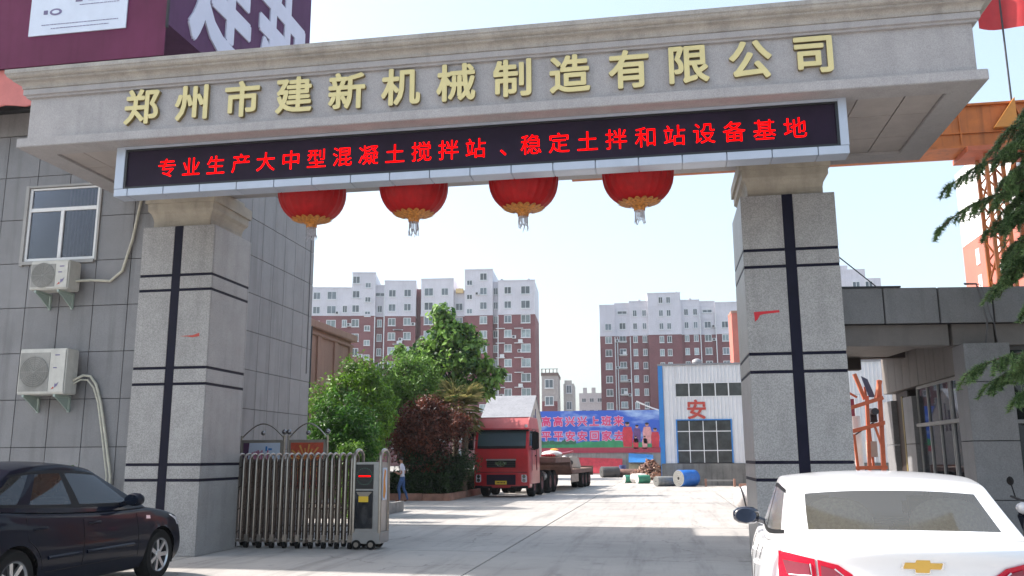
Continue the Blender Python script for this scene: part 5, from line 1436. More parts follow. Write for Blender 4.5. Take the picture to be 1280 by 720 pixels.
def truck():
    t = thing('truck_tractor', 'red heavy truck with a yellow number plate standing before the hedge', 'truck', (-6.50, 35.4, 0), R(-93.0))
    # cab: x 0 = front face, goes to -2.1
    W = 1.19
    def fn(a, b, c):
        x = -1.05+1.05*a; z = .52+(3.22-.52)*c
        xf = interp([(0, -.06), (.18, .0), (.42, .0), (.50, -.03), (.56, -.06), (.80, -.24), (.86, -.28), (.94, -.42), (1, -.62)], c)
        if a > .2: x += xf*((a-.2)/.8)**2
        if c > .85 and a < 0: z -= 0
        w = W*(1-.02*c-.10*max(0, c-.8)/.2*.6)
        if a > .6: w *= 1-.05*((a-.6)/.4)**2
        return (x, b*w, z)
    As = [-1, -.97, -.6, -.2, .15, .2, .5, .8, .93, 1]; Bs = [-1, -.97, -.90, -.85, -.6, -.2, .2, .6, .85, .90, .97, 1]
    Cs = [0, .03, .18, .28, .40, .44, .49, .525, .54, .70, .80, .82, .90, .97, 1]
    def fm(sd, a, b, c):
        if sd == 'front' and .525 < c < .80 and abs(b) < .90: return 1 if abs(b) < .88 and c > .535 else 2
        if sd in 'LR' and .5 < c < .80 and .2 < a < .93 and c > .54: return 1
        if c > .82: return 3
        return 0
    vs, fs, ms = boxgrid(As, Bs, Cs, fn, fm)
    me = subsurf(vs, fs, ms, 4)
    pick(me, 'cab', lambda f: f.material_index == 0, M['truckred'], t)
    pick(me, 'windscreen', lambda f: f.material_index == 1 and f.calc_center_median().x > -.75 and abs(f.normal.x) > .6, M['truckglass'], t)
    for s in (1, -1): pick(me, 'side_window', lambda f: f.material_index == 1 and abs(f.normal.y) > .7 and f.calc_center_median().y*s > 0, M['truckglass'], t)
    pick(me, 'windscreen_surround', lambda f: f.material_index == 2, M['black'], t)
    pick(me, 'roof', lambda f: f.material_index == 3, M['truckpink'], t)
    q = MB(); q.box(-.42, -.12, -W+.06, W-.06, 2.62, 2.70); q.build('sun_visor', M['black'], t, local=True, bevel=.02)
    for s in (1, -1):
        q = MB(); q.box(-.26, -.20, s*1.0-.06, s*1.0+.06, 2.78, 2.90); q.build('roof_lamp', M['lampclr'], t, local=True, bevel=.02)
    # grille, emblem
    q = MB(); q.box(-.06, .03, -.60, .60, 1.18, 1.46); gr = q.build('grille', M['black'], t, local=True, bevel=.01)
    q = MB(); q.box(.0, .05, -.62, .62, 1.462, 1.52); q.build('grille_trim', M['steeldull'], gr, local=True)
    for z in (1.23, 1.30, 1.37):
        q = MB(); q.box(.03, .04, -.58, .58, z, z+.012); q.build('grille_bar', M['darkmetal'], gr, local=True)
    q = MB(); T = Matrix.Translation((.05, 0, 1.76)) @ Matrix.Rotation(R(90), 4, 'Y')
    q.tube([(.055, .17*math.cos(a), 1.33+.10*math.sin(a)) for a in [2*math.pi*k/20 for k in range(21)]], .012, 5)
    q.box(.045, .065, -.016, .016, 1.24, 1.42)
    for s in (1, -1):
        for k in range(3): q.tube([(.055, s*.02, 1.29+.035*k), (.055, s*.24, 1.32+.04*k)], .014, 4)
    q.build('emblem', M['chrome'], gr, local=True, smooth=50)
    # bumper with openings and lamps
    def bf(a, b, c):
        x = -.35+.35*a; z = .38+.61*c
        if a > 0: x += a*(.02-.10*abs(b)**4)
        return (x, b*1.15, z)
    vs, fs, ms = boxgrid([-1, -.5, 0, .5, .9, 1], [-1, -.96, -.8, -.55, 0, .55, .8, .96, 1], [0, .05, .4, .7, .95, 1], bf, lambda *a: 0)
    me = subsurf(vs, fs, ms, 1, 1)
    pick(me, 'bumper', lambda f: True, M['truckred'], t)
    q = MB(); q.box(.0, .035, -.60, .60, .50, .90); q.build('lower_grille', M['screen'], t, local=True, bevel=.01)
    q = MB(); q.box(-.05, -.005, -1.06, 1.06, .985, 1.01); q.build('bumper_seam', M['black'], t, local=True)
    q = MB(); q.box(.04, .05, -.24, .24, .52, .66); pl = q.build('number_plate', M['yellow'], t, local=True)
    q = MB()
    for k in range(6): q.box(.051, .053, -.17+.06*k, -.135+.06*k, .56, .62)
    q.build('plate_marks', M['black'], pl, local=True)
    for s in (1, -1):
        q = MB(); q.box(-.06, .0, s*.94-.12, s*.94+.12, .60, .92); l = q.build('headlamp', M['lampclr'], t, local=True, bevel=.02)
        for z in (.68, .83):
            q = MB(); q.cyl((.0, s*.94, z), (.008, s*.94, z), .07, n=14); q.build('reflector', M['chrome'], l, local=True)
        # mirrors and steps
        q = MB(); q.box(-.35, -.22, s*1.37-.14, s*1.37+.14, 1.90, 2.60); m_ = q.build('mirror', M['black'], t, local=True, bevel=.04)
        MB().tube([(-.3, s*1.05, 2.55), (-.28, s*1.37, 2.62)], .02, 5).build('mirror_arm', M['black'], m_, local=True)
        MB().tube([(-.3, s*1.05, 1.95), (-.28, s*1.37, 1.88)], .02, 5).build('mirror_arm', M['black'], m_, local=True)
        q = MB(); q.tube([(-.42, s*1.195, 1.05), (-.42, s*1.195, 1.9), (-.55, s*1.18, 2.7), (-1.35, s*1.18, 2.7), (-1.4, s*1.195, 1.9), (-1.4, s*1.195, 1.05)], .012, 4); q.build('door_seam', M['black'], t, local=True)
        q = MB(); q.box(-1.32, -1.12, s*1.20-.02, s*1.20+.02, 1.62, 1.67); q.build('door_handle', M['black'], t, local=True)
        for zz in (.55, .85):
            q = MB(); q.box(-1.0, -.5, s*1.12-.06, s*1.12+.06, zz, zz+.05); q.build('step', M['steeldull'], t, local=True)
        q = MB(); q.box(-1.9, -.25, s*1.06-.05, s*1.06+.05, .85, .93); q.build('door_sill', M['black'], t, local=True)
    # wipers
    q = MB(); q.box(-.32, .012, -1.10, 1.10, .36, .47); q.build('bumper_skirt', M['black'], t, local=True, bevel=.02)
    for y in (-.5, .25):
        q = MB(); q.tube([(.0-.02, y, 1.93), (-.05, y+.5, 2.02)], .012, 4); q.build('wiper', M['black'], t, local=True)
    # frame, wheels, tanks
    q = MB()
    for s in (1, -1): q.box(-7.0, -.3, s*.40-.06, s*.40+.06, .72, .98)
    q.build('chassis', M['darkmetal'], t, local=True)
    for x, two in ((-1.35, 0), (-3.0, 0), (-5.0, 1), (-6.2, 1)):
        for s in (1, -1):
            twheel(t, x, s*.97, .50, .30, s)
            if two: twheel(t, x, s*.66, .50, .28, s)
    for s in (1, -1):
        q = MB(); q.cyl((-3.9, s*.85, .75), (-4.4, s*.85, .75), .22, n=12); q.build('tank', M['steeldull'], t, local=True, smooth=40)
        q = MB(); q.tube([(-1.35+.62*math.cos(a), s*1.08, .5+.62*math.sin(a)) for a in [R(10+20*k) for k in range(9)]], .035, 5); q.build('mudguard', M['black'], t, local=True)
    q = MB(); q.lathe([(.0001, 0), (.55, 0), (.55, .12), (.0001, .12)], (-5.6, 0, 1.02), 16); q.build('fifth_wheel', M['rust'], t, local=True)
    q = MB(); q.box(-.5, -.42, -.7, .7, 1.4, 1.9); q.box(-1.5, -.9, .2, .7, 1.3, 2.3); q.box(-1.5, -.9, -.7, -.2, 1.3, 2.3); q.build('seats', M['leather'], t, local=True)
    return t
M['truckglass'] = glassmat('truck_glass', (.06, .10, .11), .3, .03, 1.5, .7)
truck()
def trailer():
    t = thing('lowbed_trailer', 'rust red lowbed trailer coupled behind the red truck', 'trailer', (-6.0, 40, 0), R(-94.0))
    # local x forward; goes from +0.5 (front) back to -8
    W = 1.32
    q = MB(); q.box(-3.0, .8, -W, W, 1.34, 1.56); q.build('gooseneck_deck', M['rust'], t, local=True, bevel=.02)
    q = MB(); q.extr([(-3.0, 1.56), (-3.0, 1.2), (-3.7, .72), (-3.7, 1.02)], -W+.02, W-.02, lambda u, v, w: (u, w, v)); q.build('neck_ramp', M['rust'], t, local=True)
    q = MB(); q.box(-10.2, -3.7, -W, W, .78, .96); q.build('bed_frame', M['rust'], t, local=True, bevel=.02)
    n = 16
    for k in range(n):
        x = -10.1+k*.4; q = MB(); q.box(x+.01, x+.39, -W+.03, W-.03, .965, 1.0+random.uniform(0, .012)); q.build('plank', M['wood'], t, local=True)
    for k in range(9):
        x = -2.9+k*.4; q = MB(); q.box(x+.01, x+.39, -W+.03, W-.03, 1.562, 1.59+random.uniform(0, .01)); q.build('plank', M['wood'], t, local=True)
    for s in (1, -1):
        for k in range(5):
            q = MB(); q.box(-5.4+k*.42, -5.02+k*.42, s*(W-.04), s*(W-.01), .38, .76); q.build('side_board', M['sideboard'], t, local=True)
        for k, x in enumerate((-7.4, -8.5, -9.6)):
            twheel(t, x, s*1.08, .42, .28, s); twheel(t, x, s*.76, .42, .28, s)
        q = MB(); q.box(-10.2, -6.8, s*(W-.30), s*(W-.02), .86, .90); q.build('mudguard', M['rust'], t, local=True)
    q = MB(); q.box(-10.35, -10.2, -W, W, .60, 1.1); q.build('tail_beam', M['rust'], t, local=True)
    for s in (.9, -.9):
        q = MB(); q.box(-10.38, -10.352, s-.15, s+.15, .72, .84); q.build('rear_lamp', M['lampred'], t, local=True)
M['sideboard'] = mat('pale_side_board', (.36, .27, .22), .8, var=.3, scale=5)
trailer()
def cargo():
    # bundles on the trailer
    q = MB(); T = Matrix.Translation((-5.25, 42.0, 1.74)) @ Matrix.Rotation(R(15), 4, 'Z') @ Matrix.Diagonal((.50, .5, .16, 1))
    q.lathe([(.001, -1), (.6, -.95), (.92, -.5), (1, 0), (.85, .5), (.5, .85), (.001, 1)], n=22, T=T, rip=lambda j, z: 1+.06*math.sin(j*2.3)+.04*math.sin(j*5.1+z*4))
    tag(q.build('sack_bundle', M['sack'], smooth=60), 'white wrapped bundle lying on the front deck of the trailer', 'bundle')
    q = MB(); T = Matrix.Translation((-5.15, 42.1, 1.93)) @ Matrix.Diagonal((.20, .22, .07, 1))
    q.lathe([(.001, -1), (.8, -.8), (1, 0), (.7, .7), (.001, 1)], n=14, T=T, rip=lambda j, z: 1+.10*math.sin(j*1.7)); tag(q.build('folded_sheet', M['orange'], smooth=50), 'orange folded sheet on top of the white bundle on the trailer', 'sheet')
    t = thing('machine_part', 'pale machine casting with a white hood standing on the trailer bed', 'machine part', (-4.75, 46.0, 1.02), R(10))
    q = MB(); q.extr([(-.3, 0), (.5, 0), (.35, .58), (.06, .62), (-.3, .5)], -.35, .35, lambda u, v, w: (u, w, v)); q.build('casing', M['greycast'], t, local=True, bevel=.06, smooth=40)
    q = MB(); q.lathe([(.16, 0), (.17, .2), (.15, .42), (.08, .5), (.001, .52)], (-.36, -.1, .12), 16); q.build('hood', M['sack'], t, local=True, smooth=50)
    q = MB(); q.cyl((-.05, -.355, .28), (-.05, -.42, .28), .12, n=14); q.build('flange', M['darkmetal'], t, local=True)
    q = MB()
    r = random.Random(4)
    for k in range(6):
        q.tube([(-5.6+.1*k, 41+.1*k, 1.66), (-5.0+.12*k, 43.5, 1.70+.03*k)], .05, 6)
    tag(q.build('pipe_bundle', M['truckred'], smooth=50), 'bundle of red pipes lying on the front deck of the trailer', 'pipes', kind='stuff')
M['greycast'] = mat('cast_grey', (.36, .34, .31), .7, var=.15)
cargo()

# ------------------------------------------------------------------ plants
def leaves(n, clumps, size, rnd, shell=.55, droop=0, asp=.55, up=.35, cull=-.22):
    vs = []; fs = []
    tot = sum(c[3]*c[4]*c[5] for c in clumps)
    for (cx, cy, cz, rx, ry, rz) in clumps:
        m = int(n*(rx*ry*rz)**.8/sum((c[3]*c[4]*c[5])**.8 for c in clumps))
        for _ in range(m):
            d = Vector((rnd.gauss(0, 1), rnd.gauss(0, 1), rnd.gauss(0, 1))).normalized()
            rr = rnd.random()**shell
            nz = mnoise.noise(Vector((cx+d.x*rr*2.2, cy+d.y*rr*2.2, cz+d.z*rr*2.2))*1.9)
            rr *= 1+.30*nz
            if rr > .55 and mnoise.noise(Vector((cx+d.x*rx, cy+d.y*ry, cz+d.z*rz))*2.6+Vector((7, 3, 1))) < cull: continue
            p = Vector((cx+d.x*rr*rx, cy+d.y*rr*ry, cz+d.z*rr*rz))
            nrm = (d*.6+Vector((rnd.gauss(0, .6), rnd.gauss(0, .6), rnd.gauss(0, .6)+up))).normalized()
            a = nrm.orthogonal().normalized(); a = (Matrix.Rotation(rnd.random()*6.28, 3, nrm) @ a)
            b = nrm.cross(a); s = size*rnd.uniform(.6, 1.35); k = len(vs)
            a = a+Vector((0, 0, -droop)); 
            vs += [tuple(p), tuple(p+a*s*.5+b*s*asp*.5+nrm*s*.08), tuple(p+a*s), tuple(p+a*s*.5-b*s*asp*.5+nrm*s*.08)]
            fs.append((k, k+1, k+2, k+3))
    return vs, fs
def plant(name, label, cat, base, clumps, n, size, m, trunk=.12, seed=1, branches=True, **k):
    rnd = random.Random(seed)
    t = thing(name, label, cat, base)
    vs, fs = leaves(n, clumps, size, rnd, **k)
    q = MB(); q.v = vs; q.f = fs; q.m = [0]*len(fs); q.build('crown', m, t, recalc=False)
    q = MB(); bx, by, bz = base
    top = max(c[2] for c in clumps); tcx = sum(c[0] for c in clumps)/len(clumps); tcy = sum(c[1] for c in clumps)/len(clumps)
    pts = [(bx, by, bz-.05), (bx+(tcx-bx)*.3+.05, by+(tcy-by)*.3, bz+(top-bz)*.35), (bx+(tcx-bx)*.7-.03, by+(tcy-by)*.7, bz+(top-bz)*.7), (tcx, tcy, top)]
    q.tube(pts, [trunk, trunk*.8, trunk*.5, trunk*.15], 8)
    for c in clumps:
        f = max(.15, min(.8, (c[2]-bz)/(top-bz+.01)*.7)); i = f*3; j = int(i); u = i-j
        a = Vector(pts[j]).lerp(Vector(pts[min(3, j+1)]), u)
        q.tube([a, a.lerp(Vector(c[:3]), .5)+Vector((0, 0, -.05)), Vector(c[:3])+Vector((0, 0, c[5]*.3))], [trunk*.35, trunk*.25, trunk*.08], 6)
        for _ in range(4):
            e = Vector(c[:3])+Vector((rnd.uniform(-.7, .7)*c[3], rnd.uniform(-.7, .7)*c[4], rnd.uniform(-.2, .8)*c[5]))
            q.tube([a.lerp(Vector(c[:3]), .7), e], [trunk*.14, trunk*.05], 5)
    q.build('trunk', M['bark'], t, smooth=50)
    return t
L1 = leafmat('leaf_bright', (.04, .10, .012), (.17, .33, .03))
L2 = leafmat('leaf_dark', (.02, .075, .010), (.085, .22, .022))
L3 = leafmat('leaf_mid', (.06, .14, .025), (.20, .36, .06))
L4 = leafmat('leaf_big', (.018, .07, .018), (.24, .42, .08))
L5 = leafmat('leaf_plum', (.03, .012, .009), (.22, .068, .04))
L6 = leafmat('leaf_palm', (.03, .075, .015), (.38, .33, .13))
L7 = leafmat('needle', (.05, .11, .04), (.33, .47, .19), .45)
L8 = leafmat('leaf_hedge', (.008, .02, .008), (.03, .07, .015))
def blobs(cx, cy, cz, rx, ry, rz, n, rnd, f=.5):
    out = [(cx, cy, cz, rx*.72, ry*.72, rz*.72)]
    for _ in range(n):
        d = Vector((rnd.gauss(0, 1), rnd.gauss(0, 1), rnd.gauss(0, 1)+.2)).normalized()
        s = rnd.uniform(.75, 1.15)*f
        out.append((cx+d.x*rx*.68, cy+d.y*ry*.68, cz+d.z*rz*.68, rx*s, ry*s, rz*s))
    return out
def plants():
    r = random.Random(11)
    plant('round_shrub', 'rounded dark green privet shrub just behind the notice boards', 'shrub', (-9.05, 24.2, 0), blobs(-9.1, 24.2, 1.75, 1.2, 1.1, 1.75, 20, r, .42), 28000, .10, L2, .09, 1, cull=-.1)
    plant('leafy_tree', 'bright yellow green bushy tree rising behind the dark privet shrub', 'tree', (-10.4, 28.4, 0), blobs(-10.4, 28.4, 3.0, 1.55, 1.2, 2.05, 24, r, .42), 32000, .125, L1, .11, 2, cull=-.08)
    plant('low_shrub', 'small bright green shrub showing between notice boards and folding gate', 'shrub', (-8.0, 22.0, 0), blobs(-8.0, 22.0, 1.5, .40, .4, .55, 5, r)+[(-8.0, 22, .7, .35, .35, .7)], 3600, .075, L1, .04, 3)
    plant('leafy_tree', 'mid green feathery tree left of the tall broad leaved tree', 'tree', (-10.6, 35.8, 0), blobs(-10.9, 35.9, 3.9, 1.75, 1.2, 2.25, 24, r, .42), 30000, .13, L3, .10, 4, cull=-.1)
    Y = 38
    cl = [(-9.75, Y, 8.0, .62, .6, .60), (-9.35, Y, 7.5, .5, .5, .45), (-9.3, Y, 6.9, 1.15, .9, .7), (-10.2, Y+.2, 6.4, 1.0, .8, .6), (-8.35, Y, 6.7, .75, .7, .55), (-8.5, Y-.2, 5.9, 1.1, .9, .7),
          (-11.2, Y, 6.0, .6, .6, .45), (-9.9, Y-.3, 5.5, 1.0, .9, .75), (-7.8, Y, 5.5, .75, .7, .5), (-7.3, Y, 4.95, .55, .6, .35), (-7.9, Y, 4.6, .85, .8, .5), (-9.0, Y, 4.7, 1.1, .9, .6), (-10.6, Y, 4.8, .9, .8, .6), (-7.0, Y+.1, 5.3, .35, .35, .25), (-9.9, Y, 7.2, .4, .4, .35), (-8.6, Y, 7.35, .35, .35, .3), (-11.6, Y, 6.35, .35, .35, .3)]
    plant('broadleaf_tree', 'tall broad leaved tree rising in front of the nearer apartment block', 'tree', (-9.0, Y, 0), cl, 12500, .235, L4, .16, 5, cull=.0, shell=.6, droop=.35, asp=.7)
    plant('plum_tree', 'dark red leaved plum tree behind the walking person', 'tree', (-9.0, 34.2, 0), blobs(-8.95, 33.9, 2.45, 1.8, 1.2, 1.65, 22, r, .42), 24000, .125, L5, .12, 6, cull=-.05)
    plant('leafy_bush', 'dark green bush filling the ground beneath the plum tree', 'bush', (-8.8, 33.6, .2), blobs(-8.75, 33.7, 1.15, 1.9, .8, .85, 10, r), 12000, .10, L8, .05, 16)
    # fan palm
    t = thing('fan_palm', 'fan palm with yellowish dry fronds between the tall tree and the truck', 'palm', (-8.1, 35.6, 0))
    rr = random.Random(8); q = MB(); c = Vector((-8.35, 35.6, 3.5))
    q.tube([(-8.1, 35.6, 0), (-8.05, 35.6, 2), (-7.95, 35.6, 3.4)], [.16, .14, .13], 8); q.build('trunk', M['bark'], t, smooth=50)
    q = MB()
    for k in range(64):
        a = rr.random()*6.28; el = rr.uniform(-1.1, 1.1); L = rr.uniform(.7, 1.45)
        d = Vector((math.cos(a)*math.cos(el), math.sin(a)*math.cos(el), math.sin(el)))
        e = c+d*L*.62; side = d.cross(Zd).normalized() if abs(d.z) < .95 else Vector((1, 0, 0)); up = side.cross(d)
        q.tube([c, c.lerp(e, .5)+Vector((0, 0, .06)), e], .012, 4)
        for j in range(15):
            th = R(-75+j*150/14); dd = (d*math.cos(th)+side*math.sin(th)).normalized(); l = L*.62*rr.uniform(.8, 1.1)
            m1 = e+dd*l*.6+up*.03; tip = e+dd*l+Vector((0, 0, -.10*l-.03))
            w = dd.cross(up).normalized()*.019
            q.add([e, m1-w, m1+w, tip], [(0, 1, 3), (0, 3, 2)])
    q.build('crown', L6, t, recalc=False)
    # clipped hedge in the planter
    q = MB(); rnd = random.Random(9); vs = []; fs = []
    for _ in range(13000):
        x = rnd.uniform(-11.2, -8.1); y = rnd.uniform(32.9, 41); z = rnd.uniform(.25, .98)
        if rnd.random() < .75:
            s = rnd.choice('fft' 'rr'); 
            if s == 'f': y = 32.9+rnd.uniform(0, .12)
            elif s == 't': z = .95+rnd.uniform(-.05, .07)
            else: x = -8.1-rnd.uniform(0, .12)
        n_ = Vector((rnd.gauss(0, 1), rnd.gauss(0, 1), rnd.gauss(0, 1))).normalized(); a = n_.orthogonal().normalized()*.09; b = n_.cross(a)*.6; k = len(vs); p = Vector((x, y, z))
        vs += [tuple(p), tuple(p+a*.5+b), tuple(p+a), tuple(p+a*.5-b)]; fs.append((k, k+1, k+2, k+3))
    t = thing('hedge', 'low dark clipped hedge inside the red kerbed planter beside the truck', 'hedge', (-9.6, 36, .2))
    q.v = vs; q.f = fs; q.m = [0]*len(fs); q.build('foliage', L8, t, recalc=False)
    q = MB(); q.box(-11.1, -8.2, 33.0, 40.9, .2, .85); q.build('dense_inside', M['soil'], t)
    # planters: kerb stones
    def planter(label, x0, x1, y0, y1, m, h):
        t = thing('planter', label, 'planter', ((x0+x1)/2, (y0+y1)/2, 0))
        q = MB(); q.box(x0+.16, x1-.16, y0+.16, y1-.16, .0, h-.06); q.build('soil', M['soil'], t)
        x = x0
        while x < x1-.05:
            b = min(x+.8, x1); q = MB(); q.box(x+.006, b-.006, y0, y0+.155, 0, h+random.uniform(-.006, .006)); q.build('kerb_stone', m, t, bevel=.012); x = b
        y = y0+.16
        while y < y1-.05:
            b = min(y+.8, y1); q = MB(); q.box(x1-.155, x1, y+.006, b-.006, 0, h+random.uniform(-.006, .006)); q.build('kerb_stone', m, t, bevel=.012); y = b
    planter('planter edged with reddish kerb stones behind the walking person', -11.4, -7.95, 32.6, 41.2, M['kerb'], .26)
    planter('planter edged with grey kerb stones beyond the folding gate head', -11.0, -7.85, 23.0, 26.4, M['kerbg'], .30)
    # lit paving strip to the person's feet stays part of the slabs
    plant('seedling_shrub', 'little green shrub behind the black car at the office wall', 'shrub', (-9.9, 13.6, 0), [(-9.9, 13.6, 1.32, .22, .2, .20), (-9.75, 13.6, 1.1, .25, .2, .3), (-9.9, 13.6, .7, .3, .2, .5)], 900, .07, L2, .02, 21)
plants()

def cedar():
    t = thing('cedar_tree', 'deodar cedar reaching drooping branches in from the right edge', 'tree', (6.35, 13.2, 0))
    rnd = random.Random(31)
    q = MB(); q.tube([(6.35, 13.2, -.1), (6.37, 13.2, 3), (6.35, 13.25, 6), (6.35, 13.2, 8.2)], [.2, .16, .10, .03], 10); q.build('trunk', M['bark'], t, smooth=50)
    # branches: root height, reach, heading (deg, 180 = towards -X), lift, droop
    br = [(5.95, 1.35, 184, .55, .45, 1), (6.15, 1.15, 176, .45, .5, 1), (5.75, 2.12, 182, .45, .66, .9), (5.25, 2.30, 180, .50, .85, .9), (5.5, 1.6, 188, .3, .6, 1), (5.05, 1.6, 176, .3, .5, 1), (4.7, 1.4, 186, .2, .5, 1),
          (4.35, 1.5, 180, .3, .5, 1), (4.45, 1.65, 172, .2, .75, .8), (3.0, 2.15, 181, .25, .50, 1), (2.95, 1.8, 176, .1, .45, 1), (3.15, 1.5, 186, .1, .4, 1), (2.7, 1.5, 182, .0, .3, 1),
          (6.1, 1.0, 190, .2, .5, 1), (5.9, 1.2, 172, .2, .6, 1), (5.55, 1.2, 178, .2, .5, 1), (5.3, 1.35, 190, .1, .5, 1), (4.95, 1.25, 184, .1, .45, 1), (4.75, 1.35, 170, .1, .5, 1), (4.5, 1.1, 184, .1, .5, 1), (4.15, 1.2, 176, .1, .6, 1), (5.2, 1.3, 150, .4, .6, .9), (4.2, 1.2, 215, .2, .5, .9), (5.6, .9, 230, .3, .5, .7)]
    for k in range(34): br.append((rnd.uniform(4.0, 6.6), rnd.uniform(.9, 1.5), rnd.uniform(150, 215), rnd.uniform(.1, .4), rnd.uniform(.4, .7), 1))
    for k in range(22): br.append((rnd.uniform(2.2, 7.4), rnd.uniform(.8, 2.0), rnd.uniform(-120, 130), rnd.uniform(.1, .5), rnd.uniform(.4, .9), 1))
    wood = MB(); needles = MB()
    vs = []; fs = []
    def tuft(p, d, n, L):
        for _ in range(n):
            v = (d*.5+Vector((rnd.gauss(0, .6), rnd.gauss(0, .6), rnd.gauss(0, .5)-.15))).normalized()*L*rnd.uniform(.6, 1.2)
            w = v.orthogonal().normalized()*.011; k = len(vs)
            vs.extend([tuple(p-w), tuple(p+w), tuple(p+v)]); fs.append((k, k+1, k+2))
    for (z, L, hd, lift, droop, dens) in br:
        a = R(hd); h = Vector((math.cos(a), math.sin(a), 0)); pts = []
        for i in range(11):
            u = i/10; pts.append(Vector((6.35, 13.2, z))+h*L*u+Vector((0, 0, lift*math.sin(u*1.7)*.8-droop*u**2.4))+Vector((0, rnd.uniform(-.03, .03), rnd.uniform(-.02, .02))))
        wood.tube(pts, [.035*(1-.85*i/10) for i in range(11)], 5)
        for i in range(1, 11):
            for s in (-1, 1, -.3, .4):
                if rnd.random() > .9*dens: continue
                sd = (h.cross(Zd)*s+h*.6).normalized(); l = rnd.uniform(.18, .48)*(1-.5*i/10); p0 = pts[i-1].lerp(pts[i], rnd.random())
                tw = [p0+sd*l*v+Vector((0, 0, -.55*l*v*v-(.12*v if i > 6 else 0))) for v in (0, .25, .5, .75, 1)]
                wood.tube(tw, .005, 3)
                for v in range(4):
                    for w_ in (.0, .25, .5, .75): tuft(tw[v].lerp(tw[v+1], w_), sd, 9, .075)
        for i in range(1, 11):
            for w_ in (0, .3, .6): tuft(pts[i-1].lerp(pts[i], w_), h, 9, .075)
    wood.build('branch', M['bark'], t, smooth=50)['kind'] = 'stuff'
    needles.v = vs; needles.f = fs; needles.m = [0]*len(fs); needles.build('crown', L7, t, recalc=False)
cedar()

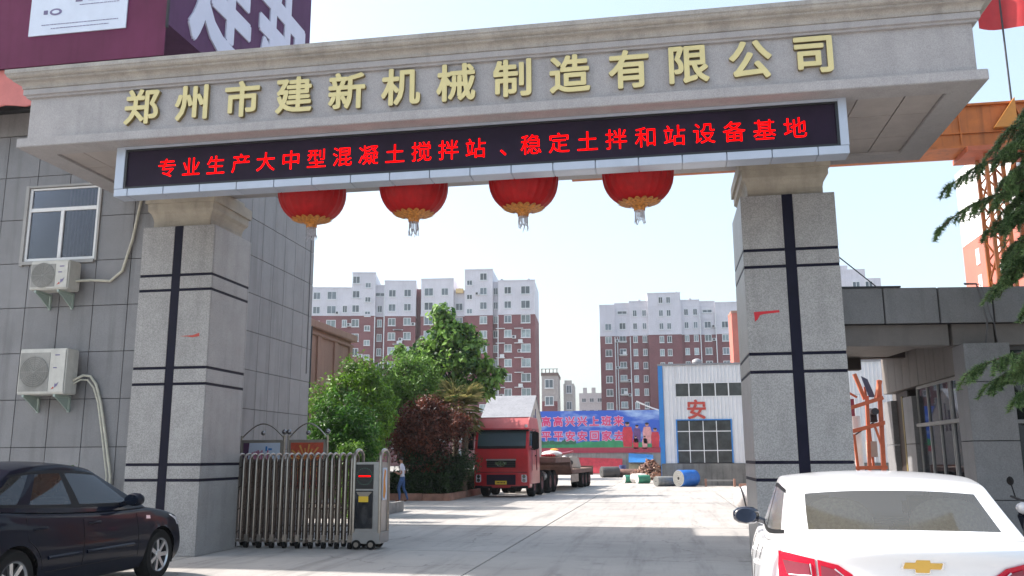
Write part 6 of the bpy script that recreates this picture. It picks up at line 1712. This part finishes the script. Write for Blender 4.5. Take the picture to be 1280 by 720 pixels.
# ------------------------------------------------------------------ crane, flag, steel frame
M['blueg'] = mat('blue_grey_steel', (.06, .07, .12), .5, var=.2)
def crane():
    t = thing('gantry_crane', 'orange gantry crane with a box girder on lattice legs behind the gate at right', 'crane', (8, 25.5, 0))
    q = MB(); q.box(-2.5, 17, 25.0, 25.9, 10.02, 11.25); g = q.build('girder', M['crane'], t, bevel=.03)
    q = MB(); q.box(-2.5, 17, 24.9, 26.0, 10.0, 10.06); q.box(-2.5, 17, 24.9, 26.0, 11.22, 11.28); q.box(-2.5, 17, 24.94, 24.99, 10.42, 10.46); q.build('flange', M['crane'], g)
    for k in range(13):
        q = MB(); x = -2+k*1.5; q.box(x, x+.05, 24.95, 24.998, 10.07, 11.2); q.build('stiffener', M['crane'], g)
    q = MB(); q.box(8.6, 10.9, 24.8, 26.1, 9.86, 10.0); q.build('leg_saddle', M['craner'], t)
    for (xc, w) in ((9.35, .42), (10.35, .5), (4.3, .45)):
        q = MB()
        xs = (xc-w/2, xc+w/2); ys = (25.1, 25.75)
        for x in xs:
            for y in ys: q.box(x-.045, x+.045, y-.045, y+.045, .1, 9.86)
        q.build('leg', M['crane'], t)
        q = MB(); z = .3; s = 0
        while z < 9.6:
            for y in ys: q.tube([(xs[s], y, z), (xs[1-s], y, z+.55)], .03, 4)
            for x in xs: q.tube([(x, ys[s], z), (x, ys[1-s], z+.55)], .03, 4)
            z += .55; s = 1-s
        q.build('lacing', M['crane'], t)
    q = MB(); q.tube([(10.0, 24.9, 11.1), (10.5, 24.9, 9.5)], .06, 4); q.tube([(9.9, 24.9, 9.9), (9.4, 24.9, 8.4)], .05, 4); q.build('brace', M['crane'], t)
    q = MB(); q.extr([(9.35, 10.5), (9.95, 11.35), (9.95, 10.5)], 24.8, 24.93, lambda u, v, w: (u, w, v)); q.build('gusset', mat('crane_yellow', (.50, .20, .03), .5, var=.1), t)
    q = MB(); q.box(8.8, 10.9, 24.5, 26.4, .0, .3); q.box(3.9, 4.7, 24.5, 26.4, 0, .3); q.build('bogie', M['crane'], t)
    f = thing('flag', 'red flag hanging from a slim pole on top of the orange crane', 'flag', (10.1, 25.4, 11.28))
    q = MB(); q.cyl((10.1, 25.4, 11.28), (10.1, 25.4, 16.2), .028, n=8); q.build('pole', M['darkmetal'], f)
    q = MB(); n = 16; vs = []; fs = []
    for i in range(n+1):
        for j in range(9):
            u = i/n; v = j/8
            x = 9.45+u*2.5; y = 25.35+.18*math.sin(u*9)+.1*v*math.sin(u*5); z = 13.72+v*1.6+.05*math.sin(u*7)-.10*math.sin(u*3.1)
            vs.append((x, y, z))
    for i in range(n):
        for j in range(8): k = i*9+j; fs.append((k, k+1, k+10, k+9))
    q.add(vs, fs); q.build('cloth', M['flag'], f, smooth=60, recalc=False)
    # orange steel frame seen through the passage
    t = thing('steel_frame', 'orange steel machine frame with a white tank seen through the passage under the canopy', 'machine', (5.9, 27, 0))
    def bar(a, b, r=.07, m='craner', nm='beam'):
        q = MB(); a = Vector(a); b = Vector(b); d = (b-a); T = Matrix.Translation(a) @ d.to_track_quat('Z', 'Y').to_matrix().to_4x4(); q.box(-r, r, -r, r, 0, d.length, T=T); q.build(nm, M[m], t)
    Y = 27
    bar((5.60, Y, 3.95), (5.84, Y, 3.2), .05); bar((5.90, Y, 3.3), (5.78, Y, .3), .045); bar((6.27, Y, 3.75), (6.18, Y, .3), .055); bar((6.30, Y+.02, 3.75), (6.14, Y-.05, 3.15), .05)
    bar((5.35, Y-.1, 2.94), (6.32, Y-.1, 3.24), .055); bar((5.35, Y-.1, 2.27), (6.34, Y-.1, 2.53), .055); bar((5.46, Y, 2.2), (5.54, Y, .3), .035); bar((5.35, Y, 1.24), (6.3, Y, 1.26), .05)
    bar((5.35, Y, .34), (6.4, Y, .34), .06); bar((5.95, Y+.4, 3.6), (6.02, Y+.4, 1.2), .03); bar((5.35, Y+.6, 3.55), (5.75, Y+.6, 3.3), .03)
    bar((6.02, Y-.12, 2.45), (6.16, Y-.12, 1.9), .03)
    q = MB(); q.cyl((5.70, Y+.9, .3), (5.62, Y+.9, 2.75), .17, .24, n=16); q.build('tank', M['white'], t, smooth=40)
    q = MB(); q.box(6.0, 6.18, Y+.2, Y+.5, 2.55, 2.95); q.cyl((6.08, Y-.1, 2.85), (6.08, Y+.2, 2.85), .10, n=14); q.build('motor', M['darkmetal'], t)
    q = MB(); q.box(5.2, 5.80, Y+1.3, Y+1.8, 2.7, 3.3); q.build('red_cover', mat('machine_dark_red', (.20, .02, .04), .5), t)
    q = MB(); q.box(5.9, 6.14, Y+.3, Y+.7, 1.55, 2.0); q.build('hopper', M['greycast'], t)
    for k in range(5):
        bar((5.86+.035*k, Y+.3, 3.9-.02*k), (6.04+.035*k, Y+.3, 3.28), .016, 'blueg', 'slat')
    bar((5.6, Y+.5, 2.2), (6.25, Y+.5, 2.62), .02, 'darkmetal', 'rod')
crane()

# ------------------------------------------------------------------ things on the yard
def yard():
    def roll(name, label, cat, c, r, L, ang, m, mend, core=.0, group=None):
        t = thing(name, label, cat, (c[0], c[1], 0), R(ang), group)
        T = Matrix.Translation((0, 0, r)) @ Matrix.Rotation(R(90), 4, 'X')
        q = MB(); q.lathe([(r*.97, -L/2), (r, -L/2+.02), (r*.985, -L*.2), (r, 0), (r*.985, L*.2), (r, L/2-.02), (r*.97, L/2)], n=28, T=T); q.build('wrap', m, t, smooth=50, local=True)
        q = MB()
        q.lathe([(r*.2, L/2+.0), (r*.96, L/2+.0), (r*.96, L/2+.012), (r*.2, L/2+.012)], n=28, T=T, caps=False); q.build('end_face', mend, t, smooth=30, local=True)
        q = MB(); q.lathe([(.001, L/2), (r*.2, L/2), (r*.2, L/2+.005), (.001, L/2+.005)], n=16, T=T); q.build('core_hole', M['black'], t, local=True)
        for k in range(3):
            q = MB(); rr = r*(.4+.2*k); q.lathe([(rr-.008, L/2+.012), (rr+.008, L/2+.012), (rr+.008, L/2+.016), (rr-.008, L/2+.016)], n=28, T=T, caps=False); q.build('layer_edge', M['darkmetal'], t, local=True)
        return t
    roll('belt_roll', 'large belt roll wrapped in bright blue sheet by the hall base', 'roll', (1.15, 48.8), .44, 1.15, -48, M['bluetarp'], M['beltgrey'])
    roll('belt_roll', 'grey belt roll lying left of the blue wrapped one', 'roll', (.0, 49.2), .27, 1.15, -55, M['beltgrey'], M['beltgrey'])
    roll('hose_roll', 'green and white wrapped roll, nearer the grey belt roll', 'roll', (-1.3, 54.2), .25, .8, -60, M['green'], M['sack'], group=None)
    roll('hose_roll', 'green and white wrapped roll, farther left on the yard', 'roll', (-2.05, 55.6), .24, .9, -65, M['green'], M['sack'])
    roll('belt_roll', 'dark roll lying far back under the banner', 'roll', (-4.2, 69.8), .42, 1.4, -65, M['beltdark'], M['beltdark'])
    roll('belt_roll', 'brownish flattened roll right of the dark far roll', 'roll', (-2.7, 70.5), .32, 1.8, 80, M['rust'], M['rust'])
    q = MB(); q.tube([(-1.9, 54.6, .3), (-1.55, 54.3, .34), (-1.2, 54.8, .3)], .27, 12); tag(q.build('sack', M['sack'], smooth=60), 'white sack lying between the two green wrapped rolls', 'sack')
    t = thing('oil_drum', 'dark blue drum standing behind the dark far roll', 'drum', (-3.3, 72, 0))
    q = MB(); q.lathe([(.28, 0), (.30, .02), (.28, .05), (.28, .42), (.30, .45), (.28, .48), (.28, .85), (.30, .9), (.27, .92), (.001, .9)], n=18); q.build('shell', M['paintdb'], t, local=True, smooth=40)
    q = MB(); q.cyl((.12, 0, .9), (.12, 0, .94), .04, n=8); q.build('bung', M['darkmetal'], t, local=True)
    # scrap heap
    q = MB(); r = random.Random(6)
    for k in range(520):
        u = r.random()**.7; a = r.random()*6.28; x = -.9+1.9*u*math.cos(a); y = 63.5+2.5*u*math.sin(a); z = max(.05, 1.45*(1-u)**1.1*r.random()**.4)
        l = r.uniform(.15, .7); T = Matrix.Translation((x, y, z)) @ Matrix.Rotation(r.random()*6.28, 4, 'Z') @ Matrix.Rotation(r.uniform(-.9, .9), 4, 'Y')
        q.box(-l/2, l/2, -.05*r.uniform(.5, 2), .05, -.04, .04, mi=r.randrange(3), T=T)
    tag(q.build('scrap_heap', (M['rust'], M['scrap'], M['wood'])), 'heap of rusty brown scrap at the left corner of the hall', 'scrap heap', kind='stuff')
    # short rail stand by hall
    t = thing('rail_stand', 'short low rail on two feet against the hall base', 'rail', (2.9, 48.9, 0))
    q = MB(); q.box(-.8, .8, -.05, .05, .28, .36); q.build('rail', M['steeldull'], t, local=True)
    for x in (-.75, .75):
        q = MB(); q.box(x-.05, x+.05, -.2, .2, 0, .40); q.build('foot', M['kerb'], t, local=True)
    q = MB(); q.box(3.9, 4.9, 48.6, 49.3, 0, .14); q.box(4.95, 5.2, 48.6, 48.9, 0, .3)
    tag(q.build('slab_stack', M['kerb']), 'low stack of reddish blocks against the hall base', 'blocks', kind='stuff')
    # white bound bale by the right pillar
    t = thing('bale', 'pale round bale bound with straps beside the foot of the right pillar', 'bale', (2.55, 28.3, 0), R(0))
    T = Matrix.Translation((0, 0, .36)) @ Matrix.Rotation(R(78), 4, 'Y') @ Matrix.Rotation(R(0), 4, 'X')
    q = MB(); pr = []
    for k in range(15):
        u = -1+2*k/14; pr.append((.36*max(.3, (1-abs(u)**3.5))**.5*(1-.045*(1 if k in (4, 7, 10) else 0)), u*.48))
    pr[0] = (.10, -.48); pr[-1] = (.10, .48)
    q.lathe(pr, n=24, T=T); q.build('bundle', M['sack'], t, local=True, smooth=60)
    for u in (-.21, 0, .21):
        q = MB(); q.lathe([(.34, u-.02), (.362, u-.02), (.362, u+.02), (.34, u+.02)], n=24, T=T, caps=False); q.build('strap', M['darkmetal'], t, local=True)
M['beltgrey'] = mat('belt_grey', (.20, .20, .19), .7, var=.2, scale=6)
M['beltdark'] = mat('belt_dark', (.07, .07, .07), .7, var=.2)
M['paintdb'] = mat('drum_blue', (.03, .05, .16), .4, var=.2)
M['scrap'] = mat('scrap_brown', (.23, .11, .07), .85, var=.4)
yard()

def scooter():
    t = thing('scooter', 'dark motor scooter half hidden by the white car at the right edge', 'scooter', (5.0, 12.6, 0), R(200))
    for x in (-.62, .62):
        T = Matrix.Translation((x, 0, .22)) @ Matrix.Rotation(R(90), 4, 'X')
        q = MB(); q.lathe([(.13, -.045), (.20, -.045), (.22, 0), (.20, .045), (.13, .045)], n=22, T=T, caps=False); w = q.build('wheel', M['rubber'], t, local=True, smooth=40)
        q = MB(); q.cyl((x, -.04, .22), (x, .04, .22), .12, n=14); q.build('hub', M['rim'], w, local=True)
    q = MB(); q.extr([(-.75, .45), (-.30, .30), (.20, .28), (.42, .45), (.55, .85), (.42, .92), (.30, .60), (.10, .42), (-.1, .42), (-.2, .68), (-.8, .66)], -.14, .14, lambda u, v, w_: (u, w_, v)); q.build('body', M['paintblk'], t, local=True, bevel=.03, smooth=40)
    q = MB(); q.box(-.72, -.12, -.13, .13, .69, .77); q.build('saddle', M['black'], t, local=True, bevel=.03, smooth=40)
    q = MB(); q.tube([(.62, 0, .22), (.50, 0, .85), (.45, 0, 1.02)], .025, 6); q.tube([(.42, -.33, 1.06), (.45, -.12, 1.02), (.45, .12, 1.02), (.42, .33, 1.06)], .016, 6); q.build('handlebar', M['darkmetal'], t, local=True, smooth=50)
    for s in (1, -1):
        q = MB(); q.tube([(.43, s*.24, 1.05), (.44, s*.28, 1.22)], .008, 4); q.lathe([(.001, -.02), (.05, -.015), (.06, 0), (.05, .015), (.001, .02)], n=14, T=Matrix.Translation((.44, s*.29, 1.26)) @ Matrix.Rotation(R(90), 4, 'Y')); q.build('mirror', M['black'], t, local=True, smooth=50)
    q = MB(); q.lathe([(.001, 0), (.07, .01), (.08, .05), (.05, .10), (.001, .11)], n=14, T=Matrix.Translation((.50, 0, .93)) @ Matrix.Rotation(R(90), 4, 'Y')); q.build('headlamp', M['lampclr'], t, local=True, smooth=50)
scooter()

# ------------------------------------------------------------------ the walking person
def person():
    t = thing('person', 'person in white t-shirt and blue jeans walking left, holding a telephone in both hands', 'person', (-9.62, 32.0, 0), 0)
    # local: faces -X.  y = sideways (+y far side), z up. Height 1.60
    J = {}
    V = []; E = []; Rr = []
    def v(p, r): V.append(p); Rr.append(r if isinstance(r, tuple) else (r, r)); return len(V)-1
    def chain(start, pts):
        a = start
        for p, r in pts: b = v(p, r); E.append((a, b)); a = b
        return a
    pel = v((.02, 0, .86), (.125, .10))
    sp = chain(pel, [((.01, 0, .98), (.115, .095)), ((.0, 0, 1.12), (.125, .10)), ((-.005, 0, 1.24), (.15, .10)), ((-.01, 0, 1.32), (.13, .085))])
    nk = chain(sp, [((-.02, 0, 1.385), .048), ((-.035, 0, 1.42), .045)])
    hd = chain(nk, [((-.05, 0, 1.47), (.072, .066)), ((-.05, 0, 1.53), (.088, .076)), ((-.045, 0, 1.575), (.062, .056))])
    chest = 3
    for s in (1, -1):
        sh = chain(sp, [((-.01, s*.155, 1.30), .055), ((-.0, s*.185, 1.24), .050)])
        el = chain(sh, [((.035, s*.20, 1.10), .040), ((.05, s*.20, 1.03), .037), ((-.06, s*.17, .99), .033), ((-.165, s*.11, 1.03), .024)])
        pm = chain(el, [((-.20, s*.09, 1.045), (.030, .016)), ((-.245, s*.075, 1.055), (.032, .013))])
        for k in range(4):
            y0 = s*.075+(k-1.5)*.016
            chain(pm, [((-.262, y0, 1.060), .0085), ((-.286, y0, 1.072), .008), ((-.292-.002*k, y0-s*.006, 1.092), .0065)])
        chain(pm, [((-.222, s*.045, 1.075), .0095), ((-.238, s*.03, 1.095), .0085)])
    # legs mid stride
    for s, kx, ax, kz, fx in ((1, .045, .20, .46, .0), (-1, -.10, -.06, .46, 0)):
        hp = chain(pel, [((.02, s*.085, .80), .088)])
        an = chain(hp, [((.5*kx, s*.09, .64), .076), ((kx, s*.085, kz), .056), ((kx+(ax-kx)*.4+.02, s*.08, .32), .054), ((ax, s*.075, .11), .036)])
        if s < 0: chain(an, [((ax-.01, s*.075, .05), .036), ((ax-.09, s*.08, .032), (.034, .026)), ((ax-.15, s*.085, .026), (.032, .02))])
        else: chain(an, [((ax+.01, s*.075, .075), .036), ((ax-.07, s*.08, .035), (.034, .026)), ((ax-.13, s*.085, .026), (.032, .02))])
    me = bpy.data.meshes.new('body'); me.from_pydata([Vector(p) for p in V], E, [])
    o = bpy.data.objects.new('tmp', me); COL.objects.link(o)
    md = o.modifiers.new('skin', 'SKIN'); md.use_smooth_shade = True; md.branch_smoothing = .6
    if not me.skin_vertices: 
        bm = bmesh.new(); bm.from_mesh(me); bm.verts.layers.skin.verify(); bm.to_mesh(me); bm.free()
    for i, sv in enumerate(me.skin_vertices[0].data): sv.radius = Rr[i]; sv.use_root = (i == 0)
    ss = o.modifiers.new('sub', 'SUBSURF'); ss.levels = 2
    dg = bpy.context.evaluated_depsgraph_get(); dg.update()
    r = bpy.data.meshes.new_from_object(o.evaluated_get(dg)); bpy.data.objects.remove(o)
    r.materials.clear()
    for m in (M['skin'], M['shirt'], M['jeans'], M['shoe']): r.materials.append(m)
    for p in r.polygons:
        c = p.center
        k = 0
        if c.z < .075: k = 3
        elif c.z < .90 and c.x > -.16-0 and not (c.x < -.12 and c.z > .85): k = 2
        elif c.z < 1.385 and c.x > -.14:
            k = 1
            if abs(c.y) > .15 and c.z < 1.13: k = 0
            if c.x < -.08 and abs(c.y) > .1 and c.z < 1.1: k = 0
        p.material_index = k; p.use_smooth = True
    put('body', r, t)
    q = MB(); q.lathe([(.001, -.085), (.06, -.07), (.088, -.02), (.09, .03), (.066, .07), (.001, .09)], n=20, T=Matrix.Translation((-.03, 0, 1.545)) @ Matrix.Diagonal((1.02, .93, .72, 1)))
    q.build('hair', M['hair'], t, local=True, smooth=60)
    q = MB(); q.lathe([(.0095, 0), (.012, .010), (.001, .03)], n=8, T=Matrix.Translation((-.125, 0, 1.483)) @ Matrix.Rotation(R(10), 4, 'Y')); q.lathe([(.001, -.02), (.017, 0), (.001, .02)], n=8, T=Matrix.Translation((-.045, .078, 1.495))); q.lathe([(.001, -.02), (.017, 0), (.001, .02)], n=8, T=Matrix.Translation((-.045, -.078, 1.495)))
    q.build('face_features', M['skin'], t, local=True, smooth=60)
    for s in (1, -1):
        q = MB(); q.sph((-.124, s*.028, 1.508), .008, 6); q.build('eye', M['black'], t, local=True)
    q = MB(); q.box(-.127, -.120, -.018, .018, 1.455, 1.461); q.build('mouth', M['redpaint'], t, local=True)
    q = MB(); q.box(-.300, -.225, -.05, .05, 1.085, 1.097, T=Matrix.Identity(4)); tag(q.build('telephone', M['black']), 'x', 'x')
    ph = COL.objects['telephone']; ph.location = (-9.62, 32.0, 0); ph['label'] = 'small dark telephone held in both hands of the walking person'; ph['category'] = 'telephone'
M['shoe'] = mat('shoe_brown', (.16, .06, .035), .6, var=.1)
person()

# ------------------------------------------------------------------ summer haze
def haze():
    m = bpy.data.materials.new('haze_air'); m.use_nodes = True; N = m.node_tree.nodes
    N.remove(N['Principled BSDF']); v = N.new('ShaderNodeVolumePrincipled'); v.inputs['Color'].default_value = (.93, .95, 1, 1)
    v.inputs['Density'].default_value = HAZE; v.inputs['Anisotropy'].default_value = .3
    m.node_tree.links.new(v.outputs[0], N['Material Output'].inputs['Volume'])
    q = MB(); q.box(-425, 425, -65, 465, -1.03, 42)
    q.build('haze', m)['kind'] = 'stuff'
HAZE = .0003
haze()
